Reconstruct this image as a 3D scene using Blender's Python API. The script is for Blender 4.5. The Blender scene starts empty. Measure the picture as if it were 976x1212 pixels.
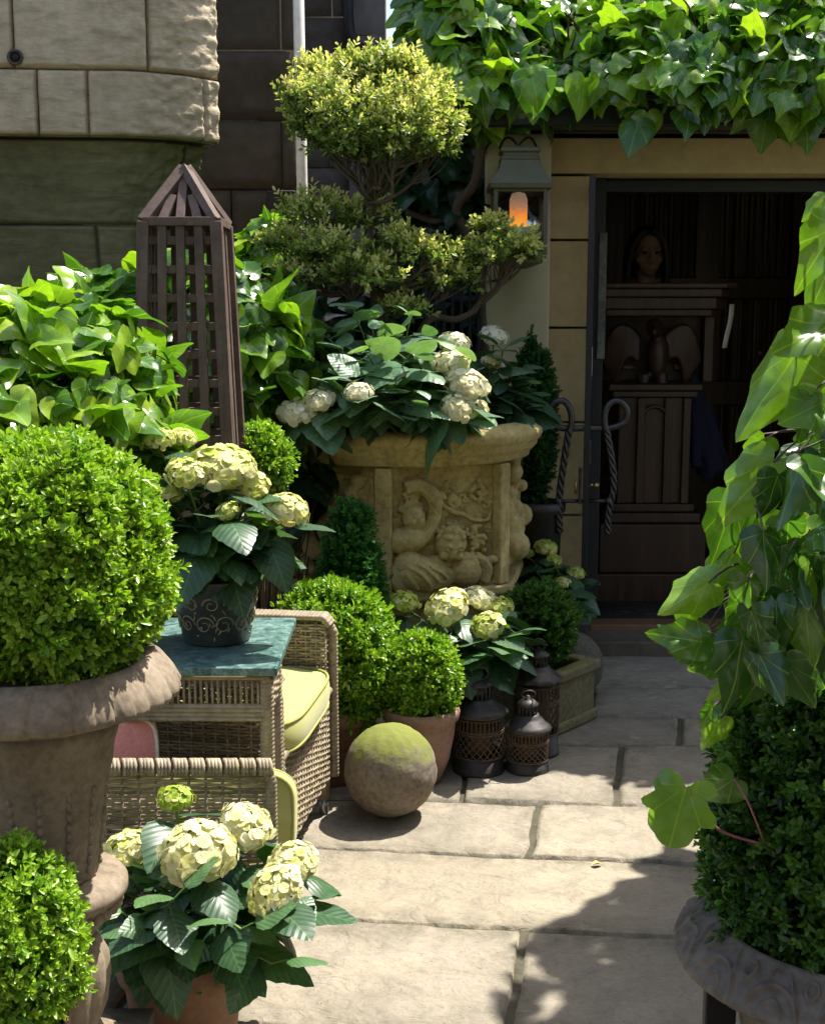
import bpy, math, random
import numpy as np
from mathutils import Vector, Matrix

random.seed(11)
RNG = np.random.default_rng(11)
scene = bpy.context.scene
COL = scene.collection
PI = math.pi

# ------------------------------------------------------------------ camera model
F, CX, CY = 1500.0, 488.0, 606.0
PITCH = math.atan(235.0 / 1500.0)
CZ = 1.5
cp, sp = math.cos(PITCH), math.sin(PITCH)

def ray(px, py):
    a, b = (px - CX) / F, -(py - CY) / F
    return np.array([a, cp + b * sp, -sp + b * cp])

SKY_STRENGTH, SUN_STRENGTH, EXPOSURE = 0.135, 5.0, 1.0
def atY(px, py, Y):
    d = ray(px, py)
    return np.array([0, 0, CZ]) + d * (Y / d[1])

def atZ(px, py, z=0.0):
    d = ray(px, py)
    return np.array([0, 0, CZ]) + d * ((z - CZ) / d[2])

def mpp(Y):                      # metres per photo pixel at distance Y
    return Y / F

SUN_AZ, SUN_EL = math.radians(49), math.radians(61)
SUN = Vector((math.sin(SUN_AZ) * math.cos(SUN_EL), math.cos(SUN_AZ) * math.cos(SUN_EL), math.sin(SUN_EL)))

# ------------------------------------------------------------------ numpy noise
def _hash(i, j, k):
    n = (i * 374761393 + j * 668265263 + k * 2147483647) & 0xFFFFFFFF
    n = ((n ^ (n >> 13)) * 1274126177) & 0xFFFFFFFF
    n = n ^ (n >> 16)
    return (n & 0xFFFF) / 65535.0

def vnoise(P):
    P = np.asarray(P, float) + 1000.0
    I = np.floor(P).astype(np.int64)
    f = P - I
    f = f * f * (3 - 2 * f)
    i, j, k = I[:, 0], I[:, 1], I[:, 2]
    u, v, w = f[:, 0], f[:, 1], f[:, 2]
    r = 0
    for di in (0, 1):
        for dj in (0, 1):
            for dk in (0, 1):
                r = r + _hash(i + di, j + dj, k + dk) * (u if di else 1 - u) * (v if dj else 1 - v) * (w if dk else 1 - w)
    return r * 2 - 1

def fbm(P, oct=4):
    P = np.asarray(P, float)
    a, r = 1.0, 0
    for o in range(oct):
        r = r + a * vnoise(P * (2 ** o) + o * 17.3)
        a *= 0.5
    return r

def unit(v):
    v = np.asarray(v, float)
    return v / np.maximum(np.linalg.norm(v, axis=-1, keepdims=True), 1e-9)

# ------------------------------------------------------------------ geometry collector
class G:
    def __init__(s):
        s.V, s.Fs, s.T, s.L, s.n = [], [], [], [], 0

    def add(s, V, F, tint=0.5, luv=None):
        V = np.asarray(V, float).reshape(-1, 3)
        m = len(V)
        for f in (F if isinstance(F, list) and len(F) and isinstance(F[0], np.ndarray) else [np.asarray(F)]):
            f = np.asarray(f, int)
            if f.size:
                s.Fs.append(f + s.n)
        s.V.append(V)
        s.T.append(np.broadcast_to(np.asarray(tint, float), (m,)).copy())
        s.L.append(np.zeros((m, 3)) if luv is None else np.asarray(luv, float).reshape(-1, 3))
        s.n += m
        return s

    def box(s, c, size, rz=0.0, tint=0.5, tilt=None):
        x, y, z = [q / 2.0 for q in size]
        V = np.array([[-x, -y, -z], [x, -y, -z], [x, y, -z], [-x, y, -z], [-x, -y, z], [x, -y, z], [x, y, z], [-x, y, z]])
        if tilt is not None:
            V = V @ np.array(tilt).T
        ca, sa = math.cos(rz), math.sin(rz)
        V = V @ np.array([[ca, sa, 0], [-sa, ca, 0], [0, 0, 1]]) + np.array(c)
        return s.add(V, np.array([[0, 3, 2, 1], [4, 5, 6, 7], [0, 1, 5, 4], [1, 2, 6, 5], [2, 3, 7, 6], [3, 0, 4, 7]]), tint)

    def beam(s, a, b, w, t, up=(0, 0, 1)):
        """rectangular bar from a to b: w across, t along 'up'"""
        a, b = np.array(a, float), np.array(b, float)
        d = unit(b - a)
        x = unit(np.cross(d, np.array(up, float)))
        z = np.cross(x, d)
        V = []
        for p in (a, b):
            for sx, sz in ((-1, -1), (1, -1), (1, 1), (-1, 1)):
                V.append(p + x * sx * w / 2 + z * sz * t / 2)
        return s.add(V, np.array([[0, 1, 2, 3], [7, 6, 5, 4], [0, 4, 5, 1], [1, 5, 6, 2], [2, 6, 7, 3], [3, 7, 4, 0]]))

    def tube(s, P, r, sides=6, cap=True, tint=0.5, flat=None, up=(0.13, 0.21, 0.97)):
        P = np.asarray(P, float)
        n = len(P)
        r = np.broadcast_to(np.asarray(r, float), (n,))
        T = np.gradient(P, axis=0)
        T = unit(T)
        up = np.array(up, float)
        X = np.cross(T, up)
        bad = np.linalg.norm(X, axis=1) < 0.15
        X[bad] = np.cross(T[bad], np.array([1.0, 0.1, 0.0]))
        X = unit(X)
        Z = np.cross(X, T)
        a = np.arange(sides) * 2 * PI / sides
        fx, fz = (1, 1) if flat is None else flat
        V = P[:, None, :] + r[:, None, None] * (fx * np.cos(a)[None, :, None] * X[:, None, :] + fz * np.sin(a)[None, :, None] * Z[:, None, :])
        V = V.reshape(-1, 3)
        i = np.arange(n - 1)[:, None] * sides
        k = np.arange(sides)[None, :]
        k2 = (k + 1) % sides
        Fq = np.stack([i + k, i + k2, i + sides + k2, i + sides + k], -1).reshape(-1, 4)
        Fs = [Fq]
        if cap:
            Fs.append(np.arange(sides)[None, ::-1])
            Fs.append((np.arange(sides) + (n - 1) * sides)[None, :])
        luv = np.zeros((len(V), 3))
        return s.add(V, Fs, tint, luv)

    def lathe(s, prof, c=(0, 0, 0), seg=48, mod=None, rough=0.0, nscale=12, tint=0.5, closed=False, sx=1.0, sy=1.0, rz=0.0):
        prof = np.asarray(prof, float)
        n = len(prof)
        a = np.arange(seg) * 2 * PI / seg + rz
        R = np.repeat(prof[:, 0][:, None], seg, 1)
        Z = np.repeat(prof[:, 1][:, None], seg, 1)
        A = np.repeat(a[None, :], n, 0)
        if mod is not None:
            R = mod(R, A, Z)
        V = np.stack([R * np.cos(A) * sx, R * np.sin(A) * sy, Z], -1).reshape(-1, 3)
        if rough:
            nn = fbm(V * nscale + 3.1, 4)
            d = V.copy(); d[:, 2] = 0
            V = V + unit(d + 1e-6) * (nn * rough)[:, None]
        i = np.arange(n - 1)[:, None] * seg
        k = np.arange(seg)[None, :]
        k2 = (k + 1) % seg
        Fq = np.stack([i + k, i + k2, i + seg + k2, i + seg + k], -1).reshape(-1, 4)
        Fs = [Fq]
        Fs.append(np.arange(seg)[None, ::-1])
        Fs.append((np.arange(seg) + (n - 1) * seg)[None, :])
        return s.add(V + np.array(c), Fs, tint)

    def ell(s, c, r, seg=16, M=None, rough=0.0, nscale=20, tint=0.5):
        n = max(6, seg // 2 + 1)
        th = np.linspace(0.02, PI - 0.02, n)
        a = np.arange(seg) * 2 * PI / seg
        D = np.stack([np.sin(th)[:, None] * np.cos(a), np.sin(th)[:, None] * np.sin(a), -np.cos(th)[:, None] + 0 * a], -1).reshape(-1, 3)
        r = np.broadcast_to(np.asarray(r, float), (3,))
        V = D * r
        if rough:
            V = V * (1 + rough * fbm(D * nscale / 4 + np.array(c) * 7, 4))[:, None]
        if M is not None:
            V = V @ np.array(M).T
        i = np.arange(n - 1)[:, None] * seg
        k = np.arange(seg)[None, :]
        k2 = (k + 1) % seg
        Fq = np.stack([i + k, i + k2, i + seg + k2, i + seg + k], -1).reshape(-1, 4)
        return s.add(V + np.array(c), [Fq, np.arange(seg)[None, ::-1], (np.arange(seg) + (n - 1) * seg)[None, :]], tint)

    def grid(s, Pg, tint=0.5, luv=None):
        """Pg: (n,m,3) array of points"""
        n, m = Pg.shape[:2]
        i = np.arange(n - 1)[:, None] * m
        k = np.arange(m - 1)[None, :]
        Fq = np.stack([i + k, i + k + 1, i + m + k + 1, i + m + k], -1).reshape(-1, 4)
        return s.add(Pg.reshape(-1, 3), Fq, tint, luv)

    def inst(s, tpl, pos, tip, nrm, scale, tint):
        """copies of a leaf template (x side, y towards tip, z normal)"""
        tv, tf, tl, tt = tpl
        N, k = len(pos), len(tv)
        if N == 0:
            return s
        Yd = unit(tip)
        Zd = nrm - (nrm * Yd).sum(1, keepdims=True) * Yd
        Zd = unit(Zd)
        Xd = np.cross(Yd, Zd)
        sc = np.broadcast_to(np.asarray(scale, float), (N,))[:, None, None]
        V = pos[:, None, :] + sc * (tv[None, :, 0:1] * Xd[:, None, :] + tv[None, :, 1:2] * Yd[:, None, :] + tv[None, :, 2:3] * Zd[:, None, :])
        off = (np.arange(N) * k)
        Fs = [(f[None] + off[:, None, None]).reshape(-1, f.shape[1]) for f in tf]
        T = np.clip(np.broadcast_to(np.asarray(tint, float), (N,))[:, None] + tt[None, :], 0, 1)
        L = np.broadcast_to(tl[None], (N, k, 3))
        return s.add(V.reshape(-1, 3), Fs, T.reshape(-1), L.reshape(-1, 3))

    def build(s, name, mat, parent=None, loc=None, smooth=True, bevel=0.0, remesh=0.0, smooth_iter=0, subsurf=0, solid=0.0, autosmooth=None):
        me = bpy.data.meshes.new(name)
        V = np.concatenate(s.V)
        if parent is not None:
            root = parent
            o0 = np.array(root.get('_o', root.location), float)
        else:
            o0 = np.array(loc if loc is not None else (0, 0, 0), float)
        V = V - o0
        me.vertices.add(len(V))
        me.vertices.foreach_set('co', V.astype(np.float32).ravel())
        nl = sum(f.size for f in s.Fs)
        npoly = sum(len(f) for f in s.Fs)
        me.loops.add(nl)
        me.polygons.add(npoly)
        vi = np.concatenate([f.ravel() for f in s.Fs]).astype(np.int32)
        tot = np.concatenate([np.full(len(f), f.shape[1]) for f in s.Fs])
        st = np.concatenate([[0], np.cumsum(tot)[:-1]]).astype(np.int32)
        me.loops.foreach_set('vertex_index', vi)
        me.polygons.foreach_set('loop_start', st)
        me.polygons.foreach_set('use_smooth', np.full(npoly, bool(smooth)))
        me.update(calc_edges=True)
        at = me.attributes.new('tint', 'FLOAT', 'POINT')
        at.data.foreach_set('value', np.concatenate(s.T).astype(np.float32))
        al = me.attributes.new('luv', 'FLOAT_VECTOR', 'POINT')
        al.data.foreach_set('vector', np.concatenate(s.L).astype(np.float32).ravel())
        me.materials.append(mat)
        ob = bpy.data.objects.new(name, me)
        COL.objects.link(ob)
        if parent is not None:
            ob.parent = parent
            ob['_o'] = [float(q) for q in o0]
        else:
            ob.location = o0
            ob['_o'] = [float(q) for q in o0]
        if remesh:
            m = ob.modifiers.new('r', 'REMESH'); m.mode = 'VOXEL'; m.voxel_size = remesh; m.use_smooth_shade = True
        if smooth_iter:
            m = ob.modifiers.new('s', 'SMOOTH'); m.factor = 0.5; m.iterations = smooth_iter
        if bevel:
            m = ob.modifiers.new('b', 'BEVEL'); m.width = bevel; m.segments = 2; m.limit_method = 'ANGLE'; m.angle_limit = math.radians(40)
            if smooth:
                m.harden_normals = True
        if solid:
            m = ob.modifiers.new('so', 'SOLIDIFY'); m.thickness = solid; m.offset = 0
        if subsurf:
            m = ob.modifiers.new('su', 'SUBSURF'); m.levels = subsurf; m.render_levels = subsurf
        return ob

def thing(name, label, cat, loc, group=None, kind=None):
    o = bpy.data.objects.new(name, None)
    COL.objects.link(o)
    o.location = Vector([float(q) for q in loc])
    o['_o'] = [float(q) for q in loc]
    o.empty_display_size = 0.1
    return tag(o, label, cat, group, kind)

def tag(o, label, cat=None, group=None, kind=None):
    o['label'] = label
    if cat: o['category'] = cat
    if group: o['group'] = group
    if kind: o['kind'] = kind
    return o

def structure(o, label=None):
    o['kind'] = 'structure'
    if label:
        o['label'] = label
    return o

# ------------------------------------------------------------------ node helpers
class N:
    def __init__(s, name):
        s.m = bpy.data.materials.new(name)
        s.m.use_nodes = True
        s.t = s.m.node_tree
        s.t.nodes.clear()
        s.out = s.t.nodes.new('ShaderNodeOutputMaterial')

    def n(s, typ, props=None, **ins):
        nd = s.t.nodes.new('ShaderNode' + typ)
        for k, v in (props or {}).items():
            setattr(nd, k, v)
        for k, v in ins.items():
            key = int(k[1:]) if k[0] == '_' and k[1:].isdigit() else k.replace('_', ' ')
            s.set(nd.inputs[key], v)
        return nd

    def set(s, sock, v):
        if isinstance(v, bpy.types.NodeSocket):
            s.t.links.new(v, sock)
        elif isinstance(v, bpy.types.Node):
            s.t.links.new(v.outputs[0], sock)
        elif hasattr(v, '__len__') and sock.type == 'RGBA' and len(v) == 3:
            sock.default_value = (*v, 1)
        else:
            sock.default_value = v

    def math(s, op, a, b=0.0, c=None):
        nd = s.t.nodes.new('ShaderNodeMath'); nd.operation = op
        s.set(nd.inputs[0], a); s.set(nd.inputs[1], b)
        if c is not None: s.set(nd.inputs[2], c)
        return nd.outputs[0]

    def ramp(s, fac, stops, interp='LINEAR'):
        nd = s.t.nodes.new('ShaderNodeValToRGB')
        nd.color_ramp.interpolation = interp
        el = nd.color_ramp.elements
        while len(el) < len(stops): el.new(0.5)
        for e, (p, c) in zip(el, stops):
            e.position = p
            e.color = (*c, 1) if len(c) == 3 else c
        s.set(nd.inputs[0], fac)
        return nd.outputs[0]

    def mix(s, fac, a, b, mode='MIX'):
        nd = s.t.nodes.new('ShaderNodeMix'); nd.data_type = 'RGBA'; nd.blend_type = mode
        s.set(nd.inputs[0], fac); s.set(nd.inputs[6], a); s.set(nd.inputs[7], b)
        return nd.outputs[2]

    def pos(s, scale=(1, 1, 1)):
        g = s.t.nodes.new('ShaderNodeNewGeometry')
        mp = s.t.nodes.new('ShaderNodeMapping')
        mp.inputs['Scale'].default_value = scale
        s.t.links.new(g.outputs['Position'], mp.inputs['Vector'])
        return mp.outputs[0]

    def noise(s, scale, detail=5, rough=0.6, vec=None, dist=0.0):
        nd = s.t.nodes.new('ShaderNodeTexNoise')
        nd.inputs['Scale'].default_value = scale
        nd.inputs['Detail'].default_value = detail
        nd.inputs['Roughness'].default_value = rough
        nd.inputs['Distortion'].default_value = dist
        s.set(nd.inputs['Vector'], vec if vec is not None else s.pos())
        return nd.outputs[0]

    def bump(s, h, strength=0.5, dist=0.01, normal=None):
        nd = s.t.nodes.new('ShaderNodeBump')
        nd.inputs['Strength'].default_value = strength
        nd.inputs['Distance'].default_value = dist
        s.set(nd.inputs['Height'], h)
        if normal is not None: s.set(nd.inputs['Normal'], normal)
        return nd.outputs[0]

    def bsdf(s, color, rough=0.6, normal=None, metallic=0.0, spec=0.5, **kw):
        nd = s.t.nodes.new('ShaderNodeBsdfPrincipled')
        s.set(nd.inputs['Base Color'], color)
        s.set(nd.inputs['Roughness'], rough)
        s.set(nd.inputs['Metallic'], metallic)
        s.set(nd.inputs['Specular IOR Level'], spec)
        if normal is not None: s.set(nd.inputs['Normal'], normal)
        for k, v in kw.items():
            s.set(nd.inputs[k.replace('_', ' ')], v)
        return nd.outputs[0]

    def done(s, shader):
        s.t.links.new(shader, s.out.inputs['Surface'])
        return s.m

def attr(b, name):
    a = b.t.nodes.new('ShaderNodeAttribute')
    a.attribute_name = name
    return a

def stone_mat(name, c1, c2, c3=None, scale=6, bump=0.5, bdist=0.006, rough=0.85, streak=None, moss=None, moss_amt=0.0, speck=0.3, tintmix=0.0):
    b = N(name)
    n1 = b.noise(scale, 8, 0.65)
    n2 = b.noise(scale * 7, 4, 0.6)
    col = b.ramp(n1, [(0.3, c1), (0.55, c2), (0.75, c3 or c2)])
    col = b.mix(speck, col, b.ramp(n2, [(0.35, tuple(q * 0.55 for q in c1)), (0.6, c2)]))
    h = b.math('ADD', b.math('MULTIPLY', n1, 0.6), b.math('MULTIPLY', n2, 0.4))
    if streak:
        ns = b.noise(1.0, 6, 0.65, b.pos(streak), 0.5)
        col = b.mix(b.ramp(ns, [(0.5, (0, 0, 0)), (0.75, (.5, .5, .5))]), col, tuple(q * 0.35 for q in c1))
        h = b.math('ADD', h, b.math('MULTIPLY', ns, 0.8))
    if tintmix:
        t = attr(b, 'tint').outputs['Fac']
        col = b.mix(b.math('MULTIPLY', t, tintmix), col, tuple(q * 0.45 for q in c1))
    if moss:
        g = b.t.nodes.new('ShaderNodeNewGeometry')
        sx = b.t.nodes.new('ShaderNodeSeparateXYZ')
        b.t.links.new(g.outputs['Normal'], sx.inputs[0])
        m = b.math('ADD', b.math('MULTIPLY', sx.outputs[2], 0.5), b.math('SUBTRACT', b.noise(scale * 1.6, 6, .7), 0.5 - moss_amt + .25))
        mk = b.ramp(m, [(0.3, (0, 0, 0)), (0.55, (1, 1, 1))])
        col = b.mix(mk, col, moss)
    return b.done(b.bsdf(col, rough, b.bump(h, bump, bdist), spec=0.25))

def leaf_mat(name, stops, rough=0.42, spec=0.5, trans=0.35, vein=None, tcol=None, margin=None, bumpy=0.0, veinamt=.16):
    b = N(name)
    t = attr(b, 'tint').outputs['Fac']
    col = b.ramp(t, stops)
    nrm = None
    if vein:
        l = attr(b, 'luv').outputs['Vector']
        sx = b.t.nodes.new('ShaderNodeSeparateXYZ')
        b.t.links.new(l, sx.inputs[0])
        ax = b.math('ABSOLUTE', sx.outputs[0])
        y = sx.outputs[1]
        mid = b.math('LESS_THAN', ax, 0.012)
        if vein == 'pinnate':
            w = b.math('FRACT', b.math('MULTIPLY', b.math('SUBTRACT', y, b.math('MULTIPLY', ax, 0.9)), 7.0))
            d = b.math('ABSOLUTE', b.math('SUBTRACT', w, 0.5))
            v = b.math('LESS_THAN', d, 0.05)
            hgt = b.math('MULTIPLY', d, -2.0)
        else:
            # palmate: rays from the stalk
            an = b.math('ARCTAN2', ax, b.math('ADD', y, 0.0))
            r1 = b.math('ABSOLUTE', b.math('SUBTRACT', an, 0.62))
            r2 = b.math('ABSOLUTE', b.math('SUBTRACT', an, 1.32))
            r = b.math('MINIMUM', r1, r2)
            v = b.math('LESS_THAN', r, 0.022)
            hgt = b.math('MULTIPLY', b.math('MINIMUM', r, 0.2), -3.0)
        vv = b.math('MAXIMUM', mid, v)
        nz = b.noise(24, 5, .65)
        col = b.mix(b.math('MULTIPLY', vv, veinamt), col, tuple(min(1, q * 1.5 + .02) for q in stops[-1][1]))
        col = b.mix(0.6, col, b.ramp(nz, [(.3, (.45, .5, .45)), (.6, (1, 1, 1)), (.8, (1.0, .93, .7))]), 'MULTIPLY')
        nrm = b.bump(hgt, 0.12 + bumpy, 0.004)
        if margin:
            mk = b.ramp(b.math('ADD', sx.outputs[2], b.math('MULTIPLY', b.math('SUBTRACT', b.noise(22, 4), .55), 1.0)), [(0.9, (0, 0, 0)), (1.04, (.7, .7, .7))])
            col = b.mix(mk, col, margin)
    p = b.bsdf(col, rough, nrm, spec=spec)
    if trans:
        tr = b.t.nodes.new('ShaderNodeBsdfTranslucent')
        tc = b.mix(1.0, col, tcol or (1.5, 1.7, 0.5), 'MULTIPLY')
        b.set(tr.inputs['Color'], tc)
        ms = b.t.nodes.new('ShaderNodeMixShader')
        ms.inputs[0].default_value = trans
        b.t.links.new(p, ms.inputs[1]); b.t.links.new(tr.outputs[0], ms.inputs[2])
        return b.done(ms.outputs[0])
    return b.done(p)

def plain_mat(name, c, rough=0.5, metallic=0.0, nscale=20, var=0.35, bump=0.15, bdist=0.002, spec=0.4):
    b = N(name)
    n = b.noise(nscale, 5, .6)
    col = b.mix(n, tuple(q * (1 - var) for q in c), tuple(min(1, q * (1 + var)) for q in c))
    return b.done(b.bsdf(col, b.math('ADD', b.math('MULTIPLY', n, .2), rough - .1), b.bump(n, bump, bdist), metallic, spec))

# ------------------------------------------------------------------ leaf templates
def tpl_small(L=1.0, W=0.46, fold=0.12, curl=-0.12):
    """small oval leaf (box): base, sides, tip"""
    w = W / 2
    V = np.array([[0, 0, 0], [w * .8, .28, fold * .8], [w, .55, fold], [w * .6, .85, fold * .5 + curl], [0, 1, curl],
                  [-w * .6, .85, fold * .5 + curl], [-w, .55, fold], [-w * .8, .28, fold * .8], [0, .5, 0]]) * L
    Fq = np.array([[0, 1, 8, 8], ])
    tri = np.array([[0, 1, 8], [1, 2, 8], [2, 3, 8], [3, 4, 8], [4, 5, 8], [5, 6, 8], [6, 7, 8], [7, 0, 8]])
    return V, [tri], np.stack([V[:, 0], V[:, 1], V[:, 1] * 0], 1), np.zeros(len(V))

def tpl_oval():
    """cheap 6-vertex leaf"""
    V = np.array([[0, 0, 0], [.24, .45, .06], [.13, .85, 0], [0, 1, -.06], [-.13, .85, 0], [-.24, .45, .06]])
    tri = np.array([[0, 1, 2], [0, 2, 3], [0, 3, 4], [0, 4, 5]])
    return V, [tri], np.stack([V[:, 0], V[:, 1], V[:, 1] * 0], 1), np.zeros(len(V))

def tpl_sprig(pairs=5, seed=0, leaf=None, ll=0.55, twist=1.57, spread=0.9, tipt=0.35, stem=True):
    """a short shoot with opposite leaves, unit length along +y"""
    r = np.random.default_rng(seed)
    g = G()
    leaf = leaf or tpl_small()
    bend = r.uniform(-.15, .15)
    pos, tip, nrm, sc, tt = [], [], [], [], []
    for i in range(pairs + 1):
        t = 0.1 + 0.9 * i / pairs
        p = np.array([bend * t * t, t, 0])
        a0 = i * twist + r.uniform(-.4, .4)
        if i == pairs:
            dirs = [(a0, .25), (a0 + PI, .25), (a0 + 1.57, .4)]
        else:
            dirs = [(a0, spread), (a0 + PI, spread)]
        for a, sprd in dirs:
            o = np.array([math.cos(a), 0, math.sin(a)])
            d = unit(o * math.sin(sprd) + np.array([0, 1, 0]) * math.cos(sprd) + r.normal(0, .12, 3))
            pos.append(p); tip.append(d)
            nrm.append(unit(np.array([0, 1.0, 0]) * math.sin(sprd) - o * math.cos(sprd) + r.normal(0, .1, 3)))
            sc.append(ll * (0.75 if i == pairs else 1.0) * r.uniform(.8, 1.15))
            tt.append((t - .5) * tipt + r.uniform(-.08, .08))
    g.inst(leaf, np.array(pos), np.array(tip), np.array(nrm), np.array(sc), 0.5)
    k = len(leaf[0])
    V = np.concatenate(g.V)
    Fs = [np.concatenate([f for f in g.Fs])]
    tl = np.concatenate(g.L)
    tto = np.repeat(np.array(tt), k)
    return V, Fs, tl, tto

def tpl_ring(outline, z, center=(0, .32), jitter=0.0, seed=0):
    """leaf from a closed outline with two inner rings; z(x,y) shapes it"""
    r = np.random.default_rng(seed)
    O = np.array(outline, float)
    n0 = len(O)
    P = []
    for i in range(n0):       # smooth closed curve through the outline (tip kept sharp)
        p0, p1, p2, p3 = O[i - 1], O[i], O[(i + 1) % n0], O[(i + 2) % n0]
        for t in (0, .5):
            q = .5 * ((2 * p1) + (-p0 + p2) * t + (2 * p0 - 5 * p1 + 4 * p2 - p3) * t * t + (-p0 + 3 * p1 - 3 * p2 + p3) * t ** 3)
            P.append(q if t else p1)
    O = np.array(P) + r.normal(0, jitter, (len(P), 2))
    c = np.array(center)
    rings = [.34, .68, 1.0]
    V2 = np.concatenate([[c]] + [c + (O - c) * q for q in rings])
    zz = z(V2[:, 0], V2[:, 1])
    n = len(O)
    i = np.arange(n); j = (i + 1) % n
    tri = np.stack([0 * i, 1 + i, 1 + j], 1)
    quads = [np.stack([1 + k * n + i, 1 + (k + 1) * n + i, 1 + (k + 1) * n + j, 1 + k * n + j], 1) for k in range(2)]
    V = np.column_stack([V2, zz])
    ringv = np.concatenate([[0]] + [np.full(n, q) for q in rings])
    return V, [tri, np.concatenate(quads)], np.stack([V[:, 0], V[:, 1], ringv], 1), np.zeros(len(V))

def sym(half):
    return half + [(-x, y) for x, y in half[::-1] if abs(x) > 1e-6]

IVY_HEART = sym([(0, 0), (.13, -.12), (.36, -.1), (.5, .1), (.47, .35), (.3, .6), (.13, .84), (0, 1)])
IVY_LOBED = sym([(0, 0), (.15, -.14), (.42, -.1), (.5, .06), (.36, .2), (.52, .46), (.26, .5), (.14, .74), (0, 1.0)])
IVY_SOFT = sym([(0, .0), (.14, -.13), (.38, -.12), (.52, .05), (.47, .22), (.5, .42), (.33, .56), (.16, .8), (0, 1.0)])
IVY_BLUNT = sym([(0, .02), (.12, -.12), (.34, -.16), (.46, .0), (.34, .12), (.5, .3), (.52, .46), (.34, .5), (.3, .7), (.2, .86), (0, .92)])

def ivy_tpls(outl):
    out = []
    for k, (a, b, c) in enumerate([(.35, -.25, .04), (.55, -.45, .05), (.15, -.12, .06), (.7, -.1, .03), (-.5, -.6, .06), (1.1, .3, .05)]):
        ph = k * 1.7
        out.append(tpl_ring(outl, lambda x, y, a=a, b=b, c=c, ph=ph: -a * x * x * 1.2 + b * y * y * .8 + c * np.sin(9 * x + ph) * np.cos(7 * y + ph) + .16 * np.sqrt(x * x + .004), jitter=.008, seed=k))
    return out

T_HEART, T_LOBED, T_BLUNT, T_SOFT = ivy_tpls(IVY_HEART), ivy_tpls(IVY_LOBED), ivy_tpls(IVY_BLUNT), ivy_tpls(IVY_SOFT)

def tpl_hyd(droop=.35, fold=.22, seed=0, width=.42, serr=.022):
    n = 13
    t = np.linspace(0, 1, n)
    w = width * np.sin(PI * t ** .72) ** .8
    w[0] = w[-1] = 0.002
    s = np.array([-1, -.72, -.4, 0, .4, .72, 1.0])
    X = w[:, None] * s[None, :]
    X[:, 0] -= serr * (np.arange(n) % 2); X[:, -1] += serr * (np.arange(n) % 2)
    Y = np.repeat(t[:, None], 7, 1) - np.abs(X) * .12
    Z = fold * np.abs(X) - droop * t[:, None] ** 2 - .5 * X ** 2 + .009 * np.sin((Y - np.abs(X) * .5) * 13 + seed) * np.sin(np.abs(s)[None] * 2.5) * (np.abs(s)[None] > .1)
    Pg = np.stack([X, Y, Z], -1)
    g = G().grid(Pg)
    V = Pg.reshape(-1, 3)
    return V, g.Fs, np.stack([V[:, 0], V[:, 1], 0 * V[:, 0]], 1), np.zeros(len(V))

T_SOFTN = [(v * np.array([.74, 1, 1]), f, l, q) for v, f, l, q in T_SOFT]
T_HYD = [tpl_hyd(.25, .16, 0), tpl_hyd(.5, .08, 1), tpl_hyd(.1, .22, 2), tpl_hyd(.7, .1, 3), tpl_hyd(.4, -.05, 4)]

def tpl_floret(seed=0):
    r = np.random.default_rng(seed)
    g = G()
    for k in range(4):
        a = k * PI / 2 + r.uniform(-.15, .15)
        Lp, cup = r.uniform(.46, .58), r.uniform(.0, .09)
        w = np.array([0.03, .22, .31, .31, .19]) * r.uniform(.9, 1.15)
        t = np.array([0, .3, .6, .85, 1.0]) * Lp
        Pg = np.zeros((5, 3, 3))
        for i in range(5):
            for j, s_ in enumerate((-1, 0, 1)):
                x, y = s_ * w[i], t[i] - (abs(s_) * .05)
                z = cup * t[i] * 1.6 - .5 * max(0, t[i] - .3) ** 2 + .05 * abs(s_) * r.uniform(-.6, 1) + .02
                Pg[i, j] = (x * math.cos(a) - y * math.sin(a), z, -(x * math.sin(a) + y * math.cos(a)))
        g.grid(Pg)
    V = np.concatenate(g.V)
    # axes: floret faces +y (tip direction)
    rad = np.hypot(V[:, 0], V[:, 2])
    return V, [np.concatenate(g.Fs)], np.stack([V[:, 0], V[:, 2], rad], 1), (rad - .3) * .35

T_FLO = [tpl_floret(i) for i in range(5)]
T_BOX = [tpl_sprig(5, s, tpl_small(1, .46, .14, -.08), .42, tipt=.5) for s in range(4)]
T_VAR = [tpl_sprig(3, s + 10, tpl_oval(), .6, tipt=.5) for s in range(3)]
T_CON = [tpl_sprig(6, s + 20, tpl_oval(), .32, spread=.6, tipt=.4) for s in range(3)]

def pick(g, tpls, pos, tip, nrm, scale, tint):
    pos, tip, nrm = np.asarray(pos, float), np.asarray(tip, float), np.asarray(nrm, float)
    Nn = len(pos)
    scale = np.broadcast_to(np.asarray(scale, float), (Nn,)); tint = np.broadcast_to(np.asarray(tint, float), (Nn,))
    k = RNG.integers(0, len(tpls), Nn)
    for q, t in enumerate(tpls):
        m = k == q
        g.inst(t, pos[m], tip[m], nrm[m], scale[m], tint[m])

def rdir(n):
    return unit(RNG.normal(0, 1, (n, 3)))

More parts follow.
